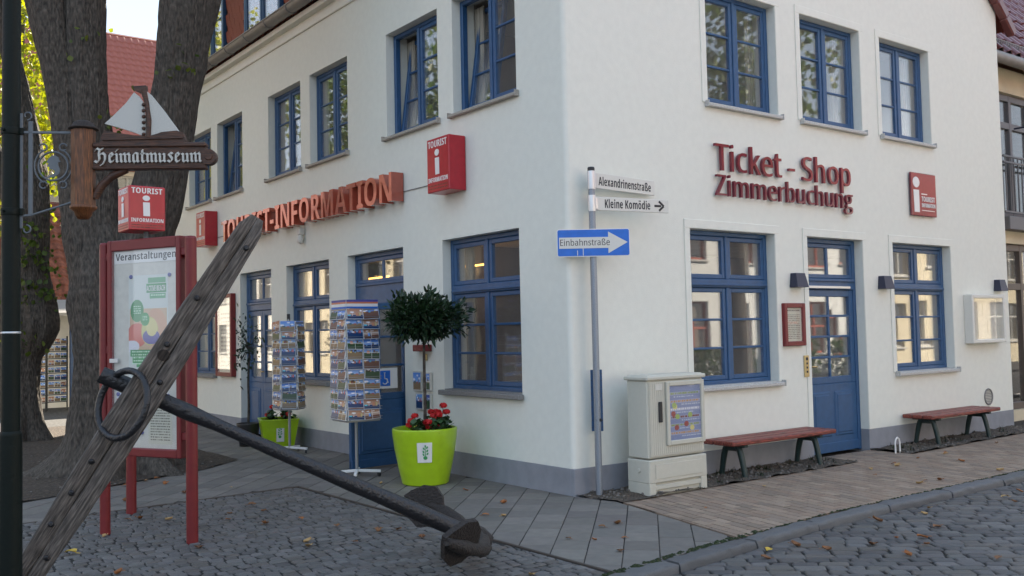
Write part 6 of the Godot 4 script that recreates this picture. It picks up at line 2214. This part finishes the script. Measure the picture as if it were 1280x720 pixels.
func bay(called: String, label: String, at: Vector3, top: Vector3, size: float) -> void:
	var t := thing(called, label, "tree", at)
	var m := MB.new()
	m.tube([V(0, -0.03, 0), V(0.012, top.y * 0.25, 0.0), V(-0.004, top.y * 0.55, 0.02), top * 0.9, top], [0.021, 0.018, 0.016, 0.015, 0.008], 10)
	var tips := []
	for k in int(34 * size):
		var a := rng.randf() * TAU
		var e := rng.randf_range(-0.5, 1.3)
		var tip := top + (V(cos(a) * cos(e) * 0.38, sin(e) * 0.26, sin(a) * cos(e) * 0.38) * size if size > 0.7 else V(cos(a) * 0.13, rng.randf_range(-0.25, 0.3), sin(a) * 0.13))
		m.tube([top - V(0, 0.16 * size, 0), top.lerp(tip, 0.5) + V(0, 0.02, 0), tip], [0.008, 0.005, 0.003], 5)
		tips.append(tip)
	part(t, "stem", m, M.bark)
	var where := []
	var cols := []
	for k in int(3400.0 if size > 0.7 else 190.0):
		var d := V(rng.randfn(), rng.randfn(), rng.randfn()).normalized()
		var rr := rng.randf_range(0.25, 1.0) + (0.12 if rng.randf() < 0.12 else 0.0)
		var lump := 1.0 + 0.13 * sin(d.x * 7.0 + d.z * 5.0) + 0.08 * sin(d.z * 11.0 + d.y * 6.0)
		var p := top + V(d.x * 0.44, d.y * (0.28 if d.y > 0 else 0.22), d.z * 0.44) * rr * size * lump
		if size < 0.7:
			p = tips[rng.randi() % tips.size()] + V(rng.randfn(), rng.randfn() * 1.8, rng.randfn()) * 0.06
		var out := (d + V(rng.randfn(), rng.randfn() + 0.45, rng.randfn()) * 0.55).normalized()
		var sd := out.cross(Vector3.UP)
		if sd.length() < 0.1:
			sd = Vector3.RIGHT
		sd = sd.normalized().rotated(out, rng.randfn(0, 0.5))
		var s := rng.randf_range(0.055, 0.095)
		where.append(Transform3D(Basis(sd * s, out * s, sd.cross(out) * s), p))
		var f := rng.randf_range(0.6, 1.35)
		cols.append(Color(0.018 * f, 0.042 * f, 0.018 * f))
	scatter(t, "crown", leaf_shape(1.0, 0.42, 0.35), M.leaf_dark, where, cols)

func geranium(at: Vector3, n: int, label: String, group: String) -> void:
	var g := thing("geranium", label, "plant", at, 0.0, group)
	var where := []
	var cols := []
	var stem := MB.new()
	for k in 26:
		var a := rng.randf() * TAU
		var r := rng.randf_range(0.02, 0.13)
		var y := rng.randf_range(0.02, 0.15)
		var p := V(cos(a) * r, y, sin(a) * r)
		stem.tube([V(0, 0, 0), V(cos(a) * r * 0.4, y * 0.7, sin(a) * r * 0.4), p], [0.004, 0.003, 0.002], 4)
		var s := rng.randf_range(0.045, 0.075)
		where.append(Transform3D(Basis.from_euler(V(rng.randf_range(-1.4, -0.5), -a + PI / 2 + rng.randfn(0, 0.5), 0)).scaled(V(s, s, s)), p - V(cos(a), 0, sin(a)) * 0.03))
		var f := rng.randf_range(0.7, 1.3)
		cols.append(Color(0.03 * f, 0.07 * f, 0.022 * f))
	var heads := 3 if n < 6 else 1
	for k in heads:
		var a := rng.randf() * TAU
		var hp := V(cos(a) * 0.07, rng.randf_range(0.08, 0.24), sin(a) * 0.07)
		if n == 2 and k == 0:
			hp.y = 0.30
		stem.tube([V(0, 0, 0), hp * 0.6, hp], [0.004, 0.003, 0.003], 5)
		var hm := MB.new()
		for i in 60:
			var d := V(rng.randfn(), rng.randfn() + 0.3, rng.randfn()).normalized()
			var sd := d.cross(V(0.3, 0.9, 0.2)).normalized() * 0.014
			var up := d.cross(sd).normalized() * 0.014
			var c := hp + d * rng.randf_range(0.018, 0.036) * V(1.2, 0.8, 1.2)
			hm.tn(c - sd - up, c + sd - up, c + up * 1.2 + d * 0.004, d)
			hm.tn(c - sd + up * 0.4, c + up * 1.4, c + sd + up * 0.4, d)
		part(g, "flower_head", hm, M.petal)
	part(g, "stems", stem, M.moss)
	scatter(g, "leaves", leaf_shape(1.0, 1.15, 0.2), M.leaf_dark, where, cols)

# ---------------------------------------------------------------- postcard racks
func racks() -> void:
	card_rack(V(-0.93, 0, -2.70), -3.0, 4, [0, 3], 2, 0.40, 0.66, 1.90, 11, true, "tall square postcard rack with striped header board by the open door", "square postcard rack with the striped header")
	card_rack(V(-0.53, 0, -5.44), -24.0, 6, [0, 1, 5], 1, 0.205, 0.62, 1.80, 10, false, "slim six sided postcard rack before the square planter", "slim six sided postcard rack")

func card_rack(at: Vector3, deg: float, sides: int, show: Array, cols: int, fw: float, y0: float, y1: float, rows: int, header: bool, label: String, of: String) -> void:
	var turn := deg_to_rad(deg)
	var r := thing("postcard_rack", label, "postcard rack", at, turn)
	var ap := fw / 2 / tan(PI / sides)
	var pm := MB.new()
	pm.tube([V(0, 0.04, 0), V(0, y1 + 0.06, 0)], [0.018, 0.018], 12)
	part(r, "pole", pm, M.wire)
	for k in 4:
		var a := TAU * k / 4 + 0.5
		var fm := MB.new()
		fm.beam(V(0, 0.075, 0), V(cos(a) * 0.27, 0.06, sin(a) * 0.27), 0.035, 0.03, 0.004)
		var f := part(r, "foot", fm, M.white)
		var cm := MB.new()
		cm.tube([V(cos(a) * 0.25 - 0.012, 0.025, sin(a) * 0.25), V(cos(a) * 0.25 + 0.012, 0.025, sin(a) * 0.25)], [0.025, 0.025], 12)
		cm.tube([V(cos(a) * 0.25, 0.03, sin(a) * 0.25), V(cos(a) * 0.25, 0.062, sin(a) * 0.25)], [0.008, 0.008], 6)
		part(f, "caster", cm, M.black_plastic)
	var tr := MB.new()
	for y in [y0 - 0.01, y1]:
		for k in sides:
			var a0 := PI / sides + TAU * k / sides
			var a1 := a0 + TAU / sides
			var R := ap / cos(PI / sides)
			tr.beam(V(sin(a0) * R, y, cos(a0) * R), V(sin(a1) * R, y, cos(a1) * R), 0.008, 0.02)
			tr.beam(V(0, y, 0), V(sin(a0) * R, y, cos(a0) * R), 0.006, 0.006)
	part(r, "hoops", tr, M.wire)
	var step := (y1 - y0) / rows
	for s in sides:
		var ft := Transform3D(Basis(Vector3.UP, TAU * s / sides), Vector3.ZERO) * Transform3D(Basis(), V(-fw / 2, 0, ap))
		var wm := MB.new()
		for x in [0.004, fw / 2, fw - 0.004]:
			wm.beam(V(x, y0, -0.006), V(x, y1, -0.006), 0.005, 0.005)
		for j in rows:
			wm.beam(V(0, y0 + j * step, 0.03), V(fw, y0 + j * step, 0.03), 0.004, 0.004)
			wm.beam(V(0, y0 + j * step + 0.03, 0.034), V(fw, y0 + j * step + 0.03, 0.034), 0.004, 0.004)
			for x in [0.01, fw - 0.01]:
				wm.beam(V(x, y0 + j * step, -0.004), V(x, y0 + j * step, 0.032), 0.004, 0.004)
		part(r, "wire_face", wm, M.wire).transform = ft
		if not show.has(s):
			continue
		var cw := fw / cols
		var cmesh := MB.new()
		for j in rows:
			for c in cols:
				var k := rng.randi() % 10
				if rng.randf() < 0.04:
					continue
				var w := minf(cw - 0.004, 0.20) * rng.randf_range(0.96, 1.03)
				var h := minf(step * 1.24, 0.15)
				var card := MB.new()
				card.box(V(-w / 2, 0, -0.010), V(w / 2, h, -0.0005))
				var back := card.mesh()
				back.surface_set_material(0, M.white)
				var o := Node3D.new()
				o.name = numbered("postcard")
				add_child(o)
				var lt := Transform3D(Basis(Vector3.UP, turn), at) * ft * Transform3D(Basis(Vector3.RIGHT, -0.17 + rng.randfn(0, 0.06)).rotated(Vector3.BACK, rng.randfn(0, 0.035)), V((c + 0.5) * cw + rng.randfn(0, 0.004), y0 + j * step + 0.004, 0.026))
				o.transform = lt
				inst(o, "card_stack", back)
				leafy_sheet(o, "picture_side", Transform3D(Basis(), V(-w / 2, 0, 0)), w, h, M["card%d" % k])
				var what: String = ["blue sky harbour", "pale sky beach", "deep blue sea", "orange evening town", "light blue meadow"][k % 5]
				var ord: String = ["top", "second", "third", "fourth", "fifth", "sixth", "seventh", "eighth", "ninth", "tenth", "bottom"][mini(rows - 1 - j, 10) if j > 0 else 10]
				var face: String = "road side" if s == 0 else ("anchor side" if sides == 4 or s == 5 else "corner side")
				var col := "" if cols == 1 else (", front column" if (c == 0) == (s == 0) else ", rear column")
				tag(o, "%s postcard, %s row, %s, %s rack%s" % [what, ord, face, "square" if sides == 4 else "slim", col], "postcard", "postcards in the %s" % of)
	if header:
		for s in show:
			var hb := node(r, "header_board", Transform3D(Basis(Vector3.UP, TAU * s / sides), Vector3.ZERO) * Transform3D(Basis(), V(-fw / 2, y1 + 0.01, ap)))
			var k := 0
			for q in [[0.0, 0.022, M.sign_blue], [0.022, 0.055, M.white], [0.055, 0.075, M.stripe_orange], [0.075, 0.10, M.pin_blue]]:
				var bm := MB.new()
				bm.box(V(0.006 + 0.001 * k, q[0], -0.004), V(fw - 0.006, q[1], 0.002))
				part(hb, "stripe", bm, q[2])
				k += 1
	else:
		var km := MB.new()
		km.bbox(V(-0.02, y1 + 0.02, -0.012), V(0.025, y1 + 0.13, 0.012), 0.004)
		part(r, "top_plate", km, M.black_plastic)

# ---------------------------------------------------------------- houses round about
func house(called: String, label: String, t: Transform3D, w: float, deep: float, eave: float, ridge: float, wall: Material, roof: Material, frame: Material, rows: Array, cols: int, ww: float, relief: bool) -> Node3D:
	# t: lower left of the front, x along it, z out of it; rows: [sill height, window height]
	var h := thing(called, label, "house", t.origin)
	h.transform = t
	var holes := []
	for r in rows:
		for c in cols:
			holes.append(Rect2(w * (c + 0.5) / cols - ww / 2, r[0], ww, r[1]))
	var m := MB.new()
	holed(m, w, eave, 0.0, holes, 0.3)
	m.box(V(0, 0, -deep), V(0.28, eave, -0.302))
	m.box(V(w - 0.28, 0, -deep), V(w, eave, -0.302))
	m.box(V(0.282, 0, -deep), V(w - 0.282, eave, -deep + 0.28))
	for x in [0.0, w - 0.2]:
		var keep := m.T
		m.T = Transform3D(Basis(V(0, 0, -1), V(0, 1, 0), V(1, 0, 0)), V(x, 0, 0))
		m.prism(PackedVector2Array([Vector2(0, eave + 0.001), Vector2(deep, eave + 0.001), Vector2(deep / 2, ridge - 0.08)]), 0.0, 0.2)
		m.T = keep
	part(h, "wall", m, wall)
	var fl := MB.new()
	fl.box(V(0.3, 0.01, -deep + 0.3), V(w - 0.3, 0.06, -0.31))
	fl.box(V(0.3, eave - 0.2, -deep + 0.3), V(w - 0.3, eave - 0.05, -0.31))
	fl.box(V(0.3, 0.1, -3.1), V(w - 0.3, eave - 0.21, -3.0))
	part(h, "inner_wall", fl, M.room)
	for q: Rect2 in holes:
		simple_window(h, V(q.position.x, q.position.y, 0), q.size.x, q.size.y, frame)
	for s in 2:
		var e := V(-0.2, eave - 0.12, 0.35) if s == 0 else V(w + 0.2, eave - 0.12, -deep - 0.35)
		var a := V(e.x, ridge, -deep / 2)
		var y := (a - e).normalized()
		var x := V(1, 0, 0) if s == 0 else V(-1, 0, 0)
		var L := e.distance_to(a)
		var rf := MB.new()
		rf.T = Transform3D(Basis(x, y, x.cross(y)), e)
		rf.box(V(0, 0, -0.12), V(w + 0.4, L, -0.004))
		if relief and s == 0:
			var tl := pantiles(w + 0.4, L, 0.24, 0.32, 0.045)
			for i in tl.v.size():
				rf.vert(tl.v[i], tl.n[i])
		part(h, "roof", rf, roof)
	var g := MB.new()
	g.tube([V(-0.2, eave - 0.12, 0.42), V(w + 0.2, eave - 0.12, 0.42)], [0.07, 0.07], 10)
	part(h, "gutter", g, M.zinc)
	return h

func simple_window(h: Node, at: Vector3, w: float, hh: float, frame: Material) -> void:
	var n := node(h, "window", Transform3D(Basis(), at))
	var m := MB.new()
	for x in [0.0, w / 2 - 0.035, w - 0.07]:
		m.box(V(x + 0.002, 0.002, -0.17), V(x + 0.068, hh - 0.002, -0.10))
	for y in [0.0, hh * 0.62, hh - 0.07]:
		m.box(V(0.003, y + 0.003, -0.168), V(w - 0.003, y + 0.066, -0.102))
	part(n, "frame", m, frame)
	var g := MB.new()
	g.box(V(0.03, 0.03, -0.14), V(w - 0.03, hh - 0.03, -0.134))
	part(n, "pane", g, M.glass)
	var s := MB.new()
	s.bbox(V(-0.05, -0.06, 0.002), V(w + 0.05, -0.002, 0.07), 0.006)
	part(n, "sill", s, M.sill_white)

func surroundings() -> void:
	# end of the street: a low shop before a tall red roofed house
	var back := Basis.IDENTITY
	house("far_house", "tall white house with a broad red pantile roof closing the street", Transform3D(back, V(-4.5, -0.1, -24)), 21.5, 8.4, 7.2, 12.7, M.warm_white, M.roof_red, M.sill_white, [[1.0, 1.6], [5.5, 1.4]], 11, 1.1, true)
	var shop := house("shop_house", "low shop with red tiled roof at the street's end", Transform3D(back, V(-2.9, -0.1, -18.6)), 6.9, 4.4, 2.75, 5.5, M.warm_white, M.brick_red, M.brown_frame, [[0.8, 1.4]], 3, 1.2, true)
	var aw := MB.new()
	aw.prism(PackedVector2Array([Vector2(0, 0), Vector2(1.1, -0.35), Vector2(1.1, -0.42), Vector2(0, -0.07)]), 0.0, 4.0)
	part(shop, "awning", aw, M.zinc).transform = Transform3D(Basis(V(0, 0, 1), V(0, 1, 0), V(-1, 0, 0)), V(4.6, 2.75, 0.36))
	for q in [[V(-1.55, 0, -17.3), "far black wire card rack standing before the low shop"], [V(-1.05, 0, -17.5), "second far card rack before the low shop beside the blue stand"]]:
		var r := thing("far_card_rack", q[1], "postcard rack", q[0])
		var m := MB.new()
		for x in [-0.22, 0.22]:
			m.beam(V(x, 0, 0), V(x, 1.75, 0), 0.03, 0.03)
		for k in 9:
			m.beam(V(-0.22, 0.2 + k * 0.17, 0.02), V(0.22, 0.2 + k * 0.17, 0.02), 0.03, 0.02)
		part(r, "frame", m, M.black_plastic)
		for k in 9:
			for j in 3:
				leafy_sheet(r, "card", Transform3D(Basis(), V(-0.2 + j * 0.135, 0.215 + k * 0.17, 0.045)), 0.125, 0.12, M["card%d" % (rng.randi() % 10)])
	var bs := thing("blue_stand", "tall dark blue framed stand before the low shop", "display stand", V(-0.62, 0, -17.0))
	var bm := MB.new()
	for x in [-0.2, 0.42]:
		bm.bbox(V(x - 0.06, -0.05, -0.05), V(x + 0.06, 2.02, 0.05), 0.01)
	bm.bbox(V(-0.139, 1.9, -0.045), V(0.359, 2.018, 0.045), 0.01)
	bm.bbox(V(-0.139, 0.6, -0.045), V(0.359, 0.7, 0.045), 0.01)
	part(bs, "frame", bm, M.navy)
	leafy_sheet(bs, "poster", Transform3D(Basis(), V(-0.14, 0.7, 0.0)), 0.5, 1.2, M.card3)
	# neighbour up the gable side
	var n := thing("neighbour_house", "cream house with glazed dark red roof tiles and grey balcony window", "house", V(8.86, -0.1, -0.5))
	var holes := [Rect2(0.85, 3.42, 2.6, 2.12), Rect2(0.72, 0.25, 2.8, 2.75)]
	var wm := MB.new()
	holed(wm, 9.0, 5.95, 0.0, holes, 0.3)
	wm.box(V(0, 0, -8), V(0.28, 5.95, -0.302))
	wm.box(V(8.72, 0, -8), V(9.0, 5.95, -0.302))
	wm.box(V(0.282, 0, -8), V(8.718, 5.95, -7.7))
	for x in [0.0, 8.8]:
		var keep := wm.T
		wm.T = Transform3D(Basis(V(0, 0, -1), V(0, 1, 0), V(1, 0, 0)), V(x, 0, 0))
		wm.prism(PackedVector2Array([Vector2(0, 5.951), Vector2(8, 5.951), Vector2(4, 10.9)]), 0.0, 0.2)
		wm.T = keep
	part(n, "wall", wm, M.cream)
	var fm := MB.new()
	fm.box(V(0.3, 3.05, -7.6), V(8.7, 3.3, -0.31))
	fm.box(V(0.3, 0.05, -3.1), V(8.7, 5.9, -3.0))
	fm.box(V(0.3, 5.7, -7.6), V(8.7, 5.85, -0.31))
	part(n, "inner_wall", fm, M.room)
	for q in [[0.85, 3.42, 2.6, 2.12, M.grey_frame, 4], [0.72, 0.25, 2.8, 2.75, M.brown_frame, 3]]:
		var w := node(n, "window", Transform3D(Basis(), V(q[0], q[1], 0)))
		var f := MB.new()
		for k in q[5] + 1:
			var x: float = (q[2] - 0.09) * k / q[5]
			f.bbox(V(x + 0.002, 0.002, -0.16), V(x + 0.088, q[3] - 0.002, -0.06), 0.006)
		for y in [0.0, q[3] * 0.72, q[3] - 0.12]:
			f.bbox(V(0.004, y + 0.003, -0.155), V(q[2] - 0.004, y + 0.115, -0.065), 0.006)
		part(w, "frame", f, q[4])
		for k in q[5]:
			var g := MB.new()
			var x: float = (q[2] - 0.09) * k / q[5] + 0.08
			g.box(V(x, 0.05, -0.11), V(x + (q[2] - 0.09) / q[5], q[3] - 0.05, -0.104))
			part(w, "pane", g, M.glass)
	var rl := MB.new()
	for y in [3.5, 4.32, 4.42]:
		rl.beam(V(0.82, y, 0.12), V(3.5, y, 0.12), 0.03, 0.035, 0.004)
	for k in 19:
		rl.beam(V(0.9 + k * 0.14, 3.5, 0.12), V(0.9 + k * 0.14, 4.42, 0.12), 0.016, 0.016)
	rl.bbox(V(0.8, 3.2, 0.002), V(3.55, 3.42, 0.2), 0.01)
	part(n, "balcony_rail", rl, M.grey_frame)
	var gt := MB.new()
	gt.tube([V(-0.05, 5.92, 0.36), V(9.1, 5.92, 0.36)], [0.09, 0.09], 12)
	part(n, "gutter", gt, M.zinc)
	var sg := MB.new()
	for k in 24:
		sg.beam(V(0.0 + k * 0.06, 6.02, 0.34), V(0.0 + k * 0.06, 6.24, 0.30), 0.012, 0.012)
	for y in [[6.03, 0.34], [6.12, 0.325], [6.24, 0.30]]:
		sg.beam(V(-0.05, y[0], y[1]), V(3.0, y[0], y[1]), 0.014, 0.014)
	part(n, "snow_guard", sg, M.zinc)
	# roof: single glazed pantiles near the gable, the rest in one relief
	var e := V(-0.05, 5.98, 0.36)
	var up := V(0, 5.3, -4.36).normalized()
	var rt := Transform3D(Basis(V(1, 0, 0), up, V(1, 0, 0).cross(up)), e)
	var deck := MB.new()
	deck.T = rt
	deck.box(V(0, 0, -0.12), V(9.2, 6.85, -0.02))
	deck.T = Transform3D(Basis(V(-1, 0, 0), V(up.x, up.y, -up.z), V(-1, 0, 0).cross(V(0, up.y, -up.z))), V(9.15, 5.98, -8.36))
	deck.box(V(0, 0, -0.12), V(9.2, 6.85, -0.02))
	deck.T = rt
	var far_t := pantiles(5.6, 6.8, 0.29, 0.38, 0.07)
	for i in far_t.v.size():
		deck.vert(far_t.v[i] + V(3.48, 0, 0), far_t.n[i])
	part(n, "roof", deck, M.roof_glazed)
	var tm := MB.new()
	var P := []
	for j in 3:
		var r := PackedVector3Array()
		for i in 9:
			var a := i / 8.0
			r.append(V(a * 0.305, j * 0.22, 0.07 * (0.5 + 0.5 * sin(a * TAU)) + 0.04 - j * 0.016))
		P.append(r)
	tm.grid(P, false)
	for i in 8:
		tm.quad(P[0][i] - V(0, 0, 0.022), P[0][i + 1] - V(0, 0, 0.022), P[0][i + 1], P[0][i])
	var tile := tm.mesh()
	tile.surface_set_material(0, M.roof_glazed)
	for j in 17:
		for i in 12:
			inst(n, "roof_tile", tile, rt * Transform3D(Basis.from_euler(V(rng.randfn(0, 0.006), rng.randfn(0, 0.006), rng.randfn(0, 0.006))), V(i * 0.29, j * 0.38, rng.randfn(0, 0.002))))
	# globe lantern on the neighbour's wall
	var ln := thing("wall_lantern", "dark hooded lantern hanging before the grey balcony window", "lamp", V(10.35, 4.35, 0.15))
	var lm := MB.new()
	lm.lathe([Vector2(0.02, 0.32), Vector2(0.05, 0.30), Vector2(0.16, 0.16), Vector2(0.24, 0.04), Vector2(0.245, 0.02), Vector2(0.0, 0.02)].map(func(q): return q), 24)
	lm.tube([V(0, 0.32, 0), V(0, 0.45, 0), V(0, 0.5, -0.2), V(0, 0.5, -0.64)], [0.015, 0.015, 0.015, 0.015], 8)
	part(ln, "hood", lm, M.lamp_blue)
	var gl := MB.new()
	gl.lathe([Vector2(0.0, -0.16), Vector2(0.09, -0.14), Vector2(0.15, -0.06), Vector2(0.17, 0.02)], 20)
	part(ln, "globe", gl, M.white)
	# across the road: houses in the sun that the gable's panes mirror
	var fr := Basis(V(-1, 0, 0), V(0, 1, 0), V(0, 0, -1))
	house("opposite_house", "sunlit cream house with rust red windows across the road", Transform3D(fr, V(23.5, -0.1, 11.5)), 11.5, 8, 6.2, 10.0, M.cool_white, M.roof_red, M.rust_frame, [[0.7, 1.75], [3.7, 1.5]], 6, 1.25, false)
	house("opposite_house", "sunlit yellow cream house farther along across the road", Transform3D(fr, V(37.0, -0.1, 11.5)), 13.0, 8, 5.6, 9.0, M.cream, M.roof_red, M.sill_white, [[0.9, 1.6], [3.5, 1.4]], 6, 1.2, false)
	house("opposite_house", "sunlit white house across the road behind the anchor", Transform3D(fr, V(11.5, -0.1, 12.5)), 13.0, 8, 6.0, 9.6, M.cool_white, M.roof_red, M.rust_frame, [[0.9, 1.6], [3.6, 1.4]], 6, 1.2, false)
	for q in [[V(13.2, -0.1, 10.7), 2.6], [V(16.2, -0.1, 10.8), 3.4], [V(20.4, -0.1, 10.7), 3.0]]:
		var hg := thing("hedge", "leafy green hedge before the sunlit house across the road", "hedge", q[0], 0.0, "hedges across the road")
		var st := MB.new()
		var where := []
		var cols := []
		for k in 900:
			var p := V(rng.randf() * q[1], rng.randf_range(0.08, 1.15), rng.randf_range(-0.3, 0.3))
			if k % 30 == 0:
				st.tube([V(p.x, 0, 0), V(p.x, 0.5, 0), p], [0.012, 0.01, 0.005], 5)
			var s := rng.randf_range(0.10, 0.17)
			where.append(Transform3D(Basis.from_euler(V(rng.randf_range(-1.4, 0.6), rng.randf() * TAU, 0)).scaled(V(s, s, s)), p))
			cols.append(Color(0.05, 0.09, 0.02) * rng.randf_range(0.7, 1.5))
		part(hg, "stems", st, M.bark)
		scatter(hg, "foliage", leaf_shape(1.0, 0.8, 0.25), M.leaf, where, cols)
	# across the street from the doors
	var fl := Basis(V(0, 0, -1), V(0, 1, 0), V(1, 0, 0))
	house("street_house", "sunlit cream house across the street from the doors", Transform3D(fl, V(-13.5, -0.1, -23.0)), 12.5, 8, 6.5, 10.4, M.cream, M.roof_red, M.sill_white, [[0.9, 1.6], [3.7, 1.5]], 5, 1.2, false)
	house("street_house", "sunlit pale house at the far end of the street", Transform3D(fl, V(-13.5, -0.1, -36.0)), 14.0, 8, 6.8, 10.6, M.warm_white, M.roof_red, M.sill_white, [[0.9, 1.6], [3.7, 1.5]], 5, 1.2, false)
	house("street_house", "sunlit brick house across the street beside the square", Transform3D(fl, V(-14.5, -0.1, -8.0)), 14.0, 8, 6.4, 10.2, M.warm_white, M.roof_red, M.rust_frame, [[0.9, 1.6], [3.7, 1.5]], 5, 1.2, false)

# ---------------------------------------------------------------- build
func _ready() -> void:
	rng.seed = 20240917
	view()
	bold = SystemFont.new()
	bold.font_names = PackedStringArray(["Droid Sans"])
	bold.font_weight = 700
	regular = SystemFont.new()
	regular.font_names = PackedStringArray(["Droid Sans"])
	cond = FontVariation.new()
	cond.base_font = bold
	semi = FontVariation.new()
	semi.base_font = regular
	make_materials()
	make_prints()
	ground()
	corner_building()
	surroundings()
	trees()
	notice_stand()
	anchor()
	lamp_and_museum_sign()
	signs_on_walls()
	sign_post()
	cabinet()
	benches()
	plants()
	racks()
	fallen_leaves()
